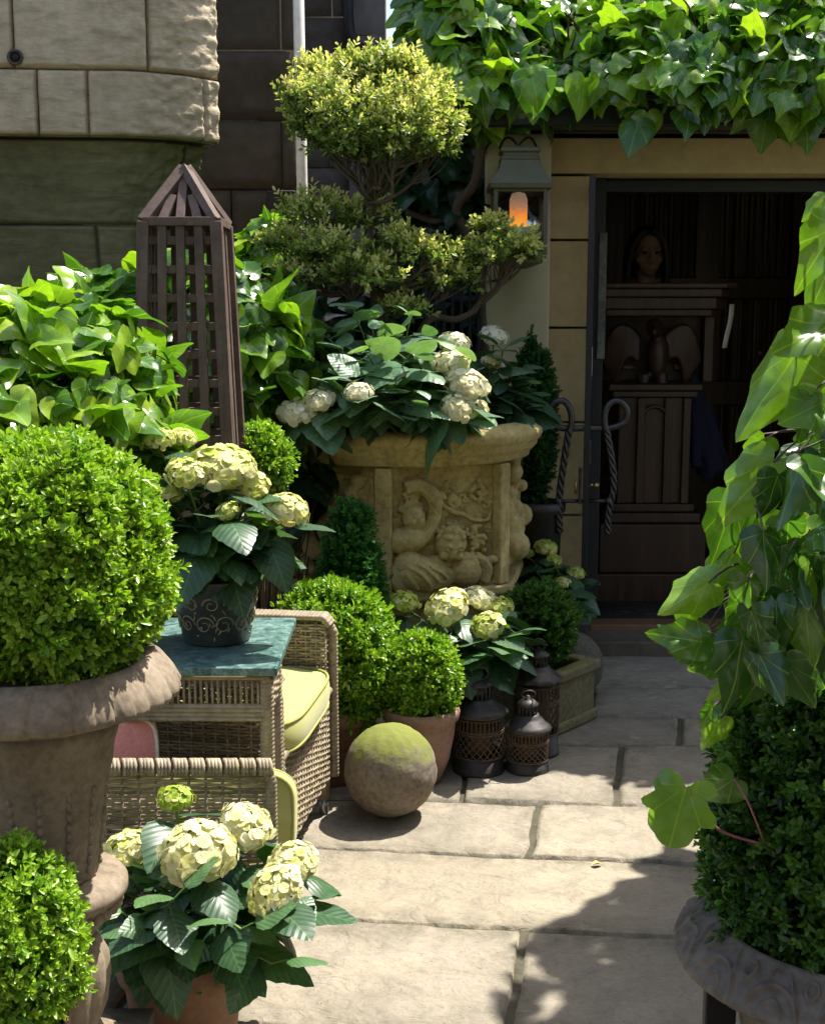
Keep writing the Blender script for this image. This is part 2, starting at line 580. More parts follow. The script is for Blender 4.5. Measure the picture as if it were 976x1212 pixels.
# ------------------------------------------------------------------ plant makers
def clipped(g, c, r, n, size, tpls=None, lump=.10, tint=(.25, .75), lo=-1.0, shell=.80, upw=.35, flat=0.0, stick=.0):
    """clipped round bush of leafy shoots round centre c with radii r"""
    tpls = tpls or T_BOX
    c, r = np.array(c, float), np.broadcast_to(np.asarray(r, float), (3,))
    d = rdir(int(n * 1.6))
    d = d[d[:, 2] > lo][:n]
    keep = fbm(d * 5.5 + c * 3, 2) > -.62
    d = d[keep]
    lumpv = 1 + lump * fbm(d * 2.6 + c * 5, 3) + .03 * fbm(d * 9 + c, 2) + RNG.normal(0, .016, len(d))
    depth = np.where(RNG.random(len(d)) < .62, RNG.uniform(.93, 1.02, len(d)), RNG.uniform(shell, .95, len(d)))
    depth += np.where(RNG.random(len(d)) < stick, RNG.uniform(0, .08, len(d)), 0)
    p = c + d * r * (lumpv * depth)[:, None]
    out = unit(d / r)
    tip = unit(out + np.array([0, 0, upw]) + RNG.normal(0, .42, p.shape))
    sz = size * RNG.uniform(.75, 1.25, len(d))
    p = p - tip * (sz * .75)[:, None]
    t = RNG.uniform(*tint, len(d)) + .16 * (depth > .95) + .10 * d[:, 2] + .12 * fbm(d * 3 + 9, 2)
    pick(g, tpls, p, tip, rdir(len(d)), sz, np.clip(t, 0, .95))

def twigs_inside(g, c, r, n, base, rad=.0022):
    for i in range(n):
        d = unit(RNG.normal(0, 1, 3)); d[2] = abs(d[2]) * .9 - .25
        e = np.array(c) + d * np.array(r) * RNG.uniform(.8, .98)
        b = np.array(base) + RNG.normal(0, .012, 3) * np.array([1, 1, .2])
        m = (b + e) / 2 + RNG.normal(0, .02, 3) + np.array([0, 0, .01])
        t = np.linspace(0, 1, 7)[:, None]
        P = b * (1 - t) ** 2 + 2 * m * t * (1 - t) + e * t ** 2
        g.tube(P, np.linspace(rad * 1.8, rad * .5, 7), 4, False)

def box_plant(name, label, c, r, n, size, base, cat='shrub', group=None, leafm=None, tint=(.25, .75), lump=.10, shell=.80, lo=-1.0, tpls=None, stick=0.0, kind=None, core=.74):
    t = thing(name, label, cat, base, group)
    g = G(); clipped(g, c, r, n, size, tpls, lump, tint, lo, shell, stick=stick)
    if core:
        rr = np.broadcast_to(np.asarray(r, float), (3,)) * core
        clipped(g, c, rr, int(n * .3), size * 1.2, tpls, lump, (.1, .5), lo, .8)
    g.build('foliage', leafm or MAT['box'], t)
    w = G(); twigs_inside(w, c, np.broadcast_to(np.asarray(r, float), (3,)), 60, base)
    w.tube(np.array([np.array(base) + [0, 0, -.03], np.array(base) + [0.004, 0, .03], np.array(c)]), [.011, .01, .006], 7)
    w.build('stem', MAT['twig'], t)
    return t

def bez(a, m, b, n=9):
    t = np.linspace(0, 1, n)[:, None]
    return np.array(a) * (1 - t) ** 2 + 2 * np.array(m) * t * (1 - t) + np.array(b) * t ** 2

def flower_head(c, r, mat, parent, flat=.66, axis=(0, 0, 1), tint=.6, dens=1.0, name='flower_head', fsz=.40):
    g = G()
    n = int(120 * dens)
    i = np.arange(n) + .5
    zz = 1 - 1.45 * i / n                       # from the top to below the equator
    a = i * 2.399963
    rr = np.sqrt(np.maximum(0, 1 - zz ** 2))
    d = np.stack([rr * np.cos(a), rr * np.sin(a), zz], 1) + RNG.normal(0, .07, (n, 3))
    lump = 1 + .1 * fbm(d * 2 + np.array(c) * 9, 2)[:, None]
    ax = unit(np.array(axis, float)); x = unit(np.cross(ax, [0.2, 1, .1])); y = np.cross(ax, x)
    B = np.stack([x, y, ax], 0)
    p = (d * lump * RNG.uniform(.88, 1.04, (n, 1)) * np.array([1, 1, flat])) @ B * r * .9 + np.array(c)
    nd = unit(unit(d / np.array([1, 1, flat])) @ B + RNG.normal(0, .15, (n, 3)))
    sz = r * fsz * RNG.uniform(.75, 1.15, n)
    tn = np.clip(tint + RNG.normal(0, .12, n) + .25 * (0.5 - np.abs(d[:, 2])) * .4, 0, 1)
    pick(g, T_FLO, p, nd, rdir(n), sz, tn)
    # flower stalks inside
    for k in range(0, n, 3):
        g.tube(np.array([np.array(c) - ax * r * .75, np.array(c) * .4 + p[k] * .6, p[k]]), r * .02, 3, False, tint=.12)
    return g.build(name, mat, parent)

def hydrangea(name, label, base, heads, leafsize=.12, group=None, extra=14, spread=.16, top=None, leafm=None, whorls=(), nleaf=3, lowdrop=.25, zr=(.35, .85), fm=None):
    """heads: list of (centre xyz, radius, tint). whorls: leaf rosettes without a flower."""
    t = thing(name, label, 'hydrangea', base, group)
    base = np.array(base, float)
    gl, gs = G(), G()
    ends = [(np.array(h[0]) - np.array([0, 0, h[1] * .5]), h[1], True) for h in heads] + [(np.array(w), 0.05, False) for w in whorls]
    mean = np.mean([e[0] for e in ends], 0)
    for k in range(extra):
        a = RNG.uniform(0, 2 * PI)
        rr = spread * math.sqrt(RNG.uniform(.05, 1))
        z = base[2] + (mean[2] - base[2]) * RNG.uniform(*zr)
        cc = (base + mean) / 2
        ends.append((np.array([cc[0] + rr * math.cos(a), cc[1] + rr * math.sin(a), z]), .04, False))
    P, T, Nn, S, TT = [], [], [], [], []
    for e, r, isf in ends:
        b = base + np.array([*RNG.normal(0, .025, 2), 0])
        m = b * .45 + e * .55 + np.array([0, 0, .25 * np.linalg.norm((e - b)[:2])])
        path = bez(b, m, e, 12)
        gs.tube(path, np.linspace(.0042, .003, 12), 6, True)
        dirn = unit(path[-1] - path[-3])
        a0 = RNG.uniform(0, PI)
        L = np.linalg.norm(e - b)
        nn = nleaf if isf else nleaf + 1
        for q in range(nn):
            tpos = 1 - (.02 if not isf else .10) - q * min(.28, .055 / max(L, .08) * 1.25)
            if tpos < .2: break
            pt = path[int(round(tpos * 11))]
            for s_ in (0, 1):
                a = a0 + q * PI / 2 + s_ * PI + RNG.uniform(-.35, .35)
                o = np.array([math.cos(a), math.sin(a), 0])
                if q == 0 and not isf:
                    lift, sz = RNG.uniform(.25, .8), leafsize * RNG.uniform(.45, .8)
                else:
                    lift, sz = RNG.uniform(-.65, .2), leafsize * RNG.uniform(.75, 1.2)
                d = unit(o + np.array([0, 0, lift]) + .3 * dirn)
                st = pt + d * .03
                gs.tube(np.array([pt, pt + d * .018, st]), .0018, 4, False)
                P.append(st); T.append(d); Nn.append(unit(np.array([0, 0, 1]) + .25 * o + RNG.normal(0, .22, 3))); S.append(sz)
                TT.append(np.clip(.45 + (.25 if (q == 0 and not isf) else 0) + RNG.normal(0, .13), 0.05, .95))
    pick(gl, T_HYD, P, T, Nn, S, TT)
    gl.build('foliage', leafm or MAT['hyd'], t)
    gs.build('stem', MAT['greenstem'], t)
    for h in heads:
        r = h[1]
        o = flower_head(h[0], r, fm or MAT['floret'], t, tint=h[2], dens=h[3] if len(h) > 3 else 1.0, axis=(RNG.normal(0, .25), -.25 + RNG.normal(0, .2), 1))
        if h[2] < .35:
            o['label'] = 'lime green unopened flower head'
    return t

def ivy(g, gs, P, Nrm, size, tpls, tint=(.2, .8), hang=.6, jit=.35, stalk=True, upb=.6):
    """ivy leaves at points P lying on a surface with normals Nrm"""
    P, Nrm = np.array(P, float), unit(np.array(Nrm, float))
    n = len(P)
    down = np.array([0, 0, -1.0])
    tip = unit(down * hang + Nrm * .35 + RNG.normal(0, jit, (n, 3)))
    nr = unit(Nrm * .9 + np.array([0, 0, upb]) + RNG.normal(0, jit * .8, (n, 3)))
    sz = size * RNG.uniform(.65, 1.2, n)
    pick(g, tpls, P, tip, nr, sz, RNG.uniform(*tint, n))
    if gs is not None and stalk:
        for i in range(0, n, 2):
            b = P[i] - Nrm[i] * RNG.uniform(.05, .12) + RNG.normal(0, .02, 3)
            gs.tube(bez(b, (b + P[i]) / 2 + [0, 0, .015], P[i], 4), .0016, 4, False)

# ------------------------------------------------------------------ materials
MAT = {}
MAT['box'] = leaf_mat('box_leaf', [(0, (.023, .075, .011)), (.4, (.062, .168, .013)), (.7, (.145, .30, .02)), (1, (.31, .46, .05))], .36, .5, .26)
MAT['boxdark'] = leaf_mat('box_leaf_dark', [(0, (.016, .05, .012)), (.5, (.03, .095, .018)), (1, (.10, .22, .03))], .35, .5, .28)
MAT['conifer'] = leaf_mat('conifer_leaf', [(0, (.012, .05, .012)), (.5, (.022, .10, .02)), (1, (.05, .17, .03))], .5, .35, .2)
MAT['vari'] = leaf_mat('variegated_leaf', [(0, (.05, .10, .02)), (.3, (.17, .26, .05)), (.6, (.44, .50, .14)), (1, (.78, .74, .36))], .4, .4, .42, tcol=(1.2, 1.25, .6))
MAT['hyd'] = leaf_mat('hydrangea_leaf', [(0, (.02, .055, .028)), (.5, (.048, .115, .055)), (.8, (.095, .195, .075)), (1, (.18, .33, .07))], .40, .5, .22, 'pinnate', bumpy=.05, veinamt=.2)
MAT['hydpale'] = leaf_mat('hydrangea_leaf_pale', [(0, (.035, .11, .05)), (.5, (.13, .24, .14)), (.8, (.22, .36, .20)), (1, (.30, .46, .12))], .38, .55, .22, 'pinnate', bumpy=.1)
MAT['ivy'] = leaf_mat('ivy_leaf', [(0, (.028, .085, .018)), (.45, (.085, .20, .028)), (.75, (.20, .36, .03)), (1, (.38, .52, .04))], .24, .7, .31, 'palmate', veinamt=.3)
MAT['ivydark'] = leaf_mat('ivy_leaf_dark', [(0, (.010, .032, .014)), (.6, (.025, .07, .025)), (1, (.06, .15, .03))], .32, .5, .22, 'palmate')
MAT['ivyvari'] = leaf_mat('ivy_leaf_edged', [(0, (.020, .055, .025)), (.5, (.06, .15, .03)), (.8, (.14, .30, .03)), (1, (.26, .46, .04))], .33, .5, .42, 'palmate', margin=(.42, .45, .2), veinamt=.3)
MAT['floret'] = leaf_mat('hydrangea_floret', [(0, (.24, .40, .03)), (.25, (.48, .58, .08)), (.45, (.76, .75, .28)), (.7, (.86, .84, .54)), (1, (.90, .88, .74))], .55, .3, .3, tcol=(1, 1, .8))
MAT['floretwhite'] = leaf_mat('hydrangea_floret_white', [(0, (.38, .50, .10)), (.3, (.68, .68, .30)), (.6, (.86, .82, .52)), (1, (.93, .90, .74))], .55, .3, .3, tcol=(1, 1, .9))
MAT['twig'] = plain_mat('twig_bark', (.09, .065, .04), .85, nscale=60)
MAT['bark'] = plain_mat('trunk_bark', (.10, .075, .05), .9, nscale=45, bump=.6, bdist=.006)
MAT['greenstem'] = plain_mat('green_stem', (.10, .17, .04), .5)
MAT['redstem'] = plain_mat('red_stem', (.30, .12, .13), .5)
MAT['vine'] = plain_mat('vine_stem', (.085, .055, .04), .6)
MAT['soil'] = plain_mat('soil', (.045, .034, .024), .95, nscale=70, bump=1.0, bdist=.02)
MAT['paving'] = None
MAT['turret'] = stone_mat('weathered_sandstone', (.46, .365, .23), (.61, .50, .335), (.69, .585, .42), 2.6, 1.0, .010, .9, streak=(8, 8, 26), speck=.25, tintmix=.25)
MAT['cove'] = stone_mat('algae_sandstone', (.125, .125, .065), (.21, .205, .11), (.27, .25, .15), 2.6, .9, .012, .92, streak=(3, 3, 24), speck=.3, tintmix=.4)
MAT['darkstone'] = stone_mat('near_black_stone', (.045, .037, .026), (.078, .065, .046), (.115, .096, .068), 2.2, .7, .01, .92, tintmix=.4)  # near-black base colour holds the church wall's deep shade
MAT['farstone'] = stone_mat('far_brown_stone', (.075, .062, .052), (.12, .10, .085), (.15, .13, .11), 2.0, .6, .01, .92, tintmix=.3)
MAT['housestone'] = stone_mat('house_stone', (.22, .18, .13), (.32, .265, .195), None, 2.0, .5, .01, .92)
MAT['greystone'] = stone_mat('far_grey_stone', (.13, .12, .115), (.18, .17, .16), None, 2.0, .5, .01, .92, tintmix=.3)
MAT['doorstep'] = stone_mat('worn_step_stone', (.08, .065, .045), (.14, .115, .08), (.19, .16, .11), 4, .6, .005, .85)
MAT['ashlar'] = stone_mat('honey_ashlar', (.40, .31, .15), (.54, .425, .215), (.60, .49, .26), 2.4, .35, .004, .85, streak=None, speck=.22)
MAT['render'] = stone_mat('cream_render', (.50, .455, .27), (.58, .535, .335), (.62, .58, .385), 1.6, .2, .003, .85, speck=.1)
MAT['planter'] = stone_mat('planter_stone', (.27, .20, .075), (.53, .42, .175), (.62, .52, .25), 7, .55, .006, .85, moss=(.13, .12, .05), moss_amt=.05, speck=.35)
MAT['urn'] = stone_mat('urn_stone', (.15, .115, .08), (.28, .225, .16), (.40, .33, .25), 9, .55, .005, .8, speck=.4)
MAT['urndark'] = stone_mat('dark_urn', (.11, .094, .076), (.18, .155, .128), (.24, .21, .175), 9, .5, .004, .75, speck=.4)
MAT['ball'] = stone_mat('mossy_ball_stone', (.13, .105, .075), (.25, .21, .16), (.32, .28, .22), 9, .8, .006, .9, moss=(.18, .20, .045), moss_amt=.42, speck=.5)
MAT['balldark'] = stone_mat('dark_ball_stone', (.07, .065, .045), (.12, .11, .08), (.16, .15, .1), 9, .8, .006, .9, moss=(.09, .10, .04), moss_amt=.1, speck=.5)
MAT['trough'] = stone_mat('trough_stone', (.10, .09, .05), (.19, .165, .09), (.24, .2, .12), 9, .7, .006, .9, moss=(.21, .20, .06), moss_amt=.22, speck=.5)
MAT['terracotta'] = stone_mat('terracotta', (.13, .075, .045), (.23, .13, .08), (.32, .215, .15), 7, .3, .003, .8, speck=.25)
MAT['palepot'] = stone_mat('bleached_terracotta', (.21, .125, .095), (.34, .215, .17), (.42, .29, .24), 7, .3, .003, .75, speck=.25)
MAT['iron'] = plain_mat('black_iron', (.018, .018, .018), .55, .3, 60)
MAT['wrought'] = plain_mat('wrought_iron', (.085, .08, .078), .38, .85, 60, bump=.3)
MAT['gutter'] = plain_mat('dark_gutter', (.02, .022, .024), .45, .2, 30)
MAT['lantern'] = plain_mat('lantern_tin', (.065, .06, .056), .55, .6, 45, var=.6, bump=.5)
MAT['lanternrust'] = plain_mat('lantern_rust', (.10, .07, .045), .8, .2, 60, var=.7, bump=.5)
MAT['copper'] = plain_mat('verdigris_metal', (.125, .122, .078), .6, .3, 25, var=.3)
MAT['obelisk'] = plain_mat('brown_painted_wood', (.15, .105, .085), .6, 0, 40, var=.35, bump=.4)
MAT['oak'] = None
MAT['brass'] = plain_mat('brass', (.55, .40, .18), .3, .9, 40)
MAT['white'] = plain_mat('white_card', (.75, .74, .70), .7)
MAT['steel'] = plain_mat('pale_metal', (.5, .5, .48), .35, .9, 40)
MAT['pink'] = plain_mat('pink_cloth', (.75, .30, .27), .9, nscale=200)
MAT['creamcloth'] = plain_mat('cream_cloth', (.8, .72, .66), .9, nscale=200)
MAT['skin'] = plain_mat('skin', (.24, .14, .095), .55, nscale=90, var=.12, bump=.05)
MAT['hair'] = plain_mat('dark_hair', (.016, .012, .010), .5, nscale=120)
MAT['navy'] = plain_mat('navy_cloth', (.012, .014, .035), .9, nscale=90)
MAT['eye'] = plain_mat('eye', (.5, .48, .45), .2, nscale=3, var=.05)
MAT['paleleaf'] = plain_mat('yellow_leaf', (.55, .45, .15), .7)

def mk_oak():
    b = N('dark_oak')
    n = b.noise(1.0, 6, .65, b.pos((22, 22, 1.6)), .6)
    n2 = b.noise(60, 3)
    col = b.ramp(n, [(.3, (.017, .008, .0045)), (.55, (.046, .021, .010)), (.8, (.088, .041, .019))])
    return b.done(b.bsdf(col, .42, b.bump(b.math('ADD', n, b.math('MULTIPLY', n2, .3)), .35, .003), spec=.45))
MAT['oak'] = mk_oak()

def mk_paving():
    b = N('york_stone')
    t = attr(b, 'tint').outputs['Fac']
    n1 = b.noise(1.7, 7, .6); n2 = b.noise(11, 7, .68, dist=.6); n3 = b.noise(70, 4, .6)
    base = b.ramp(t, [(0, (.21, .185, .145)), (.35, (.30, .262, .20)), (.65, (.35, .29, .195)), (1, (.38, .34, .265))])
    col = b.mix(.55, base, b.ramp(n1, [(.3, (.18, .155, .11)), (.6, (.345, .30, .22)), (.8, (.41, .36, .265))]))
    col = b.mix(b.ramp(n2, [(.48, (0, 0, 0)), (.7, (.65, .65, .65))]), col, (.16, .14, .11))
    col = b.mix(.12, col, b.ramp(n3, [(.35, (.14, .125, .1)), (.6, (.45, .41, .33))]))
    nst = b.noise(1.3, 5, .7, dist=.5)
    col = b.mix(b.ramp(nst, [(.52, (0, 0, 0)), (.68, (.6, .6, .6))]), col, (.13, .12, .095))
    ed = attr(b, 'luv').outputs['Fac']
    dirt = b.math('MULTIPLY', ed, b.ramp(b.noise(14, 5, .7), [(.38, (0, 0, 0)), (.62, (1, 1, 1))]))
    col = b.mix(b.math('MULTIPLY', dirt, .75), col, (.10, .095, .06))
    pit = b.noise(120, 2, .5)
    col = b.mix(b.ramp(pit, [(.66, (0, 0, 0)), (.72, (.6, .6, .6))]), col, (.09, .08, .065))
    n4 = b.noise(1.0, 5, .6, b.pos((7, 11, 7)), 1.6)
    h = b.math('ADD', b.math('ADD', b.math('MULTIPLY', n2, .5), b.math('MULTIPLY', n3, .08)), b.math('MULTIPLY', n4, .9))
    return b.done(b.bsdf(col, b.math('ADD', b.math('MULTIPLY', n1, .25), .55), b.bump(h, 1.0, .016), spec=.3))
MAT['paving'] = mk_paving()

def mk_glass(name='pane_glass', tintc=(1, 1, 1)):
    b = N(name)
    g = b.t.nodes.new('ShaderNodeBsdfGlossy'); g.inputs['Roughness'].default_value = .02
    tr = b.t.nodes.new('ShaderNodeBsdfTransparent'); tr.inputs[0].default_value = (*[q * .95 for q in tintc], 1)
    fr = b.t.nodes.new('ShaderNodeFresnel'); fr.inputs[0].default_value = 1.45
    ms = b.t.nodes.new('ShaderNodeMixShader')
    b.t.links.new(fr.outputs[0], ms.inputs[0]); b.t.links.new(tr.outputs[0], ms.inputs[1]); b.t.links.new(g.outputs[0], ms.inputs[2])
    return b.done(ms.outputs[0])
MAT['glass'] = mk_glass()
MAT['mirror'] = plain_mat('mirror_back', (.5, .5, .48), .12, 1.0, 30, var=.2, bump=.02)

def mk_marble():
    b = N('green_marble')
    n = b.noise(16, 9, .72, dist=1.6); n2 = b.noise(55, 6, .7, dist=1.0)
    col = b.ramp(n, [(.32, (.012, .05, .045)), (.48, (.05, .13, .12)), (.58, (.16, .28, .26)), (.72, (.42, .54, .50))])
    col = b.mix(.4, col, b.ramp(n2, [(.4, (.015, .055, .05)), (.6, (.28, .40, .37))]))
    return b.done(b.bsdf(col, .28, b.bump(n2, .05, .001), spec=.5))
MAT['marble'] = mk_marble()

def mk_wicker():
    b = N('wicker')
    n = b.noise(45, 4, .6); n2 = b.noise(3, 3)
    col = b.ramp(b.math('ADD', b.math('MULTIPLY', n, .6), b.math('MULTIPLY', n2, .4)), [(.3, (.16, .125, .08)), (.5, (.28, .23, .155)), (.7, (.42, .36, .26))])
    t = attr(b, 'tint').outputs['Fac']
    col = b.mix(1.0, col, b.ramp(t, [(0, (.55, .52, .5)), (.5, (1, 1, 1)), (1, (1.25, 1.22, 1.15))]), 'MULTIPLY')
    return b.done(b.bsdf(col, .6, b.bump(n, .2, .001), spec=.35))
MAT['wicker'] = mk_wicker()
MAT['obelisk'] = stone_mat('brown_painted_wood', (.085, .058, .046), (.15, .105, .085), (.19, .135, .11), 8, .5, .003, .6, streak=(60, 60, 5), speck=.25)

def mk_fabric():
    b = N('lime_fabric')
    n = b.noise(6, 3); n2 = b.noise(420, 2)
    col = b.mix(n, (.40, .40, .13), (.47, .47, .165))
    return b.done(b.bsdf(col, .9, b.bump(n2, .25, .001), spec=.15, Sheen_Weight=.2))
MAT['lime'] = mk_fabric()
MAT['limepipe'] = plain_mat('lime_piping', (.33, .34, .10), .85)

def mk_tole():
    b = N('painted_tin')
    n = b.noise(30, 5, .65); n2 = b.noise(8, 4)
    col = b.ramp(n2, [(.35, (.035, .042, .036)), (.6, (.075, .085, .072)), (.75, (.11, .11, .085))])
    col = b.mix(b.ramp(n, [(.6, (0, 0, 0)), (.68, (.5, .5, .5))]), col, (.16, .13, .08))
    return b.done(b.bsdf(col, .4, b.bump(n, .2, .002), spec=.5))
MAT['tole'] = mk_tole()
MAT['gilt'] = plain_mat('gilt_paint', (.33, .28, .15), .5, .1, 80, var=.4)

def mk_flame():
    b = N('glowing_flame_bulb')
    e = b.t.nodes.new('ShaderNodeEmission')
    g = b.t.nodes.new('ShaderNodeNewGeometry')
    sx = b.t.nodes.new('ShaderNodeSeparateXYZ'); b.t.links.new(g.outputs['Position'], sx.inputs[0])
    n = b.noise(40, 3)
    zlo, zhi = atY(613, 269, 5.27)[2], atY(613, 228, 5.27)[2]
    t = b.math('DIVIDE', b.math('SUBTRACT', sx.outputs[2], zlo), zhi - zlo)
    t = b.math('ADD', t, b.math('MULTIPLY', b.math('SUBTRACT', n, .5), .5))
    b.set(e.inputs['Color'], b.ramp(t, [(.0, (1, .40, .05)), (.3, (.95, .26, .02)), (.55, (.42, .17, .07)), (.9, (.22, .15, .10))])); e.inputs['Strength'].default_value = .55
    return b.done(e.outputs[0])
MAT['flame'] = mk_flame()
MAT['frost'] = plain_mat('frosted_glass', (.62, .50, .40), .4)

# ------------------------------------------------------------------ world, sun, camera
w = bpy.data.worlds.new('World'); scene.world = w
w.use_nodes = True
nt = w.node_tree
bg = nt.nodes['Background']
sky = nt.nodes.new('ShaderNodeTexSky'); sky.sky_type = 'NISHITA'; sky.sun_disc = False
sky.sun_elevation = SUN_EL; sky.sun_rotation = SUN_AZ
sky.air_density = 1.0; sky.dust_density = 2.5; sky.ozone_density = 1.0
nt.links.new(sky.outputs[0], bg.inputs[0]); bg.inputs[1].default_value = SKY_STRENGTH
sl = bpy.data.lights.new('sun', 'SUN'); sl.energy = SUN_STRENGTH; sl.angle = math.radians(.53); sl.color = (1, .945, .86)
so = bpy.data.objects.new('sun', sl); COL.objects.link(so)
so.rotation_euler = SUN.to_track_quat('Z', 'Y').to_euler(); so.location = (3, 4, 8)

cam = bpy.data.cameras.new('camera'); co = bpy.data.objects.new('camera', cam); COL.objects.link(co)
co.location = (0, 0, CZ); co.rotation_euler = (PI / 2 - PITCH, 0, 0)
cam.sensor_fit = 'VERTICAL'; cam.sensor_height = 24.0; cam.lens = 24.0 * F / 1212.0
cam.clip_start = .02; cam.clip_end = 500
scene.camera = co
scene.view_settings.view_transform = 'Standard'; scene.view_settings.look = 'None'
scene.view_settings.exposure = EXPOSURE; scene.view_settings.gamma = 1.0; scene.view_settings.use_curve_mapping = False
scene.cycles.use_denoising = True
scene.cycles.max_bounces = 8; scene.cycles.transparent_max_bounces = 16; scene.cycles.transmission_bounces = 6
scene.cycles.sample_clamp_indirect = 6.0

# ------------------------------------------------------------------ ground and paving
def ground():
    g = G()
    xs = np.concatenate([[-200, -60, -20], np.linspace(-6, 6, 13), [20, 60, 200]])
    P = np.zeros((len(xs), len(xs), 3)); P[..., 0] = xs[None, :]; P[..., 1] = xs[:, None] + 3; P[..., 2] = -.022
    g.grid(P)
    structure(g.build('ground', MAT['soil'], smooth=False), 'dark soil of the garden beds')

    lines = []
    for (ya, yb) in ((771, 772), (812, 813), (847, 849), (881, 882), (944, 957), (1003, 1024), (1088, 1112), (1222, 1252)):
        a, b = atZ(385, ya), atZ(830, yb)
        lines.append((a, b))
    def L(k, x):
        if k < len(lines):
            a, b = lines[k]
            t = (x - a[0]) / (b[0] - a[0])
            return a[1] + t * (b[1] - a[1])
        return L(len(lines) - 1, x) - .42 * (k - len(lines) + 1)
    def xs_of(lst, k):
        """pixel splits (top px, bottom px) to x at lines k and k+1"""
        out = []
        for t in lst: out.append(t)
        return out
    def px2x(px, k):
        x = 0.3
        for _ in range(6):
            x = (px - CX) / F * (L(k, x) * cp + CZ * sp)
        return x
    rows = {0: [(560, 552), (940, 950)], 1: [(700, 697)], 2: [(620, 612), (803, 803)], 3: [(560, 545), (735, 727)],
            4: [(637, 625)], 5: [(300, 285), (980, 985)], 6: [(620, 600)], 7: [(420, 400), (820, 830)]}
    g = G()
    for k in range(0, 11):
        sp_ = rows.get(k)
        if sp_ is None:
            xa = [-.6 + .25 * (k % 2), .35 + .2 * (k % 3)]; xb = xa
        else:
            xa = [px2x(p[0], k) for p in sp_]; xb = [px2x(p[1], k + 1) for p in sp_]
        XA = [xa[0] - 1.7, xa[0] - .85] + xa + [xa[-1] + .95, xa[-1] + 1.9]
        XB = [xb[0] - 1.7, xb[0] - .85] + xb + [xb[-1] + .95, xb[-1] + 1.9]
        for i in range(len(XA) - 1):
            gap = .0022 + .002 * RNG.random()
            n, m = 84, 44
            u = np.linspace(0, 1, n); v = np.linspace(0, 1, m)
            xt = XA[i] + gap + (XA[i + 1] - XA[i] - 2 * gap) * u
            xbm = XB[i] + gap + (XB[i + 1] - XB[i] - 2 * gap) * u
            X = xt[None, :] * (1 - v[:, None]) + xbm[None, :] * v[:, None]
            Yt = np.array([L(k, q) for q in xt]) - gap; Yb = np.array([L(k + 1, q) for q in xbm]) + gap
            Y = Yt[None, :] * (1 - v[:, None]) + Yb[None, :] * v[:, None]
            # worn, wavy outline
            dm = np.minimum(np.minimum(u, 1 - u)[None, :] * (xt[-1] - xt[0]), np.minimum(v, 1 - v)[:, None] * max(.05, abs(Yt.mean() - Yb.mean())))
            ec = np.clip(1 - dm / .05, 0, 1)
            W = np.stack([X, Y, X * 0], -1).reshape(-1, 3)
            X = X + (.006 * fbm(W * 9, 3).reshape(X.shape)) * ec
            Y = Y + (.006 * fbm(W * 9 + 40, 3).reshape(X.shape)) * ec
            Z = .0015 * RNG.normal() + .0028 * fbm(W * 3.5 + k, 4).reshape(X.shape) + .0022 * fbm(W * np.array([13, 19, 1]) + k * 3, 3).reshape(X.shape)
            Z = Z + (RNG.normal(0, .002) * (u - .5))[None, :]
            Z = Z - .006 * np.clip(1 - dm / .016, 0, 1) ** 2
            edge = np.zeros_like(Z, bool); edge[0] = edge[-1] = True; edge[:, 0] = edge[:, -1] = True
            Z = np.where(edge, -.03, Z)
            tint = {(3, 2): .12, (3, 1): .2, (6, 2): .2, (6, 3): .85, (5, 2): .7, (4, 2): .8, (4, 3): .75}.get((k, i), RNG.uniform(.1, .9))
            ez = np.clip(1 - np.minimum(np.minimum(u, 1 - u)[None, :] * (xt[-1] - xt[0]), np.minimum(v, 1 - v)[:, None] * .3) / .07, 0, 1)
            g.grid(np.stack([X, Y, Z], -1)[::-1], tint, np.stack([ez, ez, ez], -1)[::-1])
    structure(g.build('paving', MAT['paving']), 'large worn flagstones of the courtyard floor')
    j = G()
    P = np.zeros((30, 30, 3)); P[..., 0] = np.linspace(-3, 3.4, 30)[None, :]; P[..., 1] = np.linspace(-.8, 5.64, 30)[:, None]
    P[..., 2] = -.010 + .0012 * fbm(P.reshape(-1, 3) * 9, 3).reshape(30, 30)
    j.grid(P)
    structure(j.build('ground_mortar', stone_mat('mortar', (.05, .045, .03), (.10, .09, .062), (.08, .08, .045), 9, 1.0, .008, .95)), 'sandy mortar in the paving joints')
ground()

# ------------------------------------------------------------------ block walls
# plan line of the left wall: flat, then bending away in an arc, then cut off square
W0 = np.array([-1.19, 5.24]); WR = .50; WEND = math.radians(55); WSK = math.radians(5)
def wline(s, inset=0.0):
    """plan point and outward normal at arc length s (s<0 flat part, s>0 arc)"""
    s = np.asarray(s, float)
    th = np.clip(s / WR, 0, None) 
    t0 = np.array([math.cos(WSK), math.sin(WSK)]); n0 = np.array([math.sin(WSK), -math.cos(WSK)])
    fl = np.minimum(s, 0)
    p = W0 + fl[..., None] * t0 + WR * (np.sin(th)[..., None] * t0 - (1 - np.cos(th))[..., None] * n0)
    n = np.sin(th)[..., None] * t0 + np.cos(th)[..., None] * n0
    return p - n * np.asarray(inset, float)[..., None], n

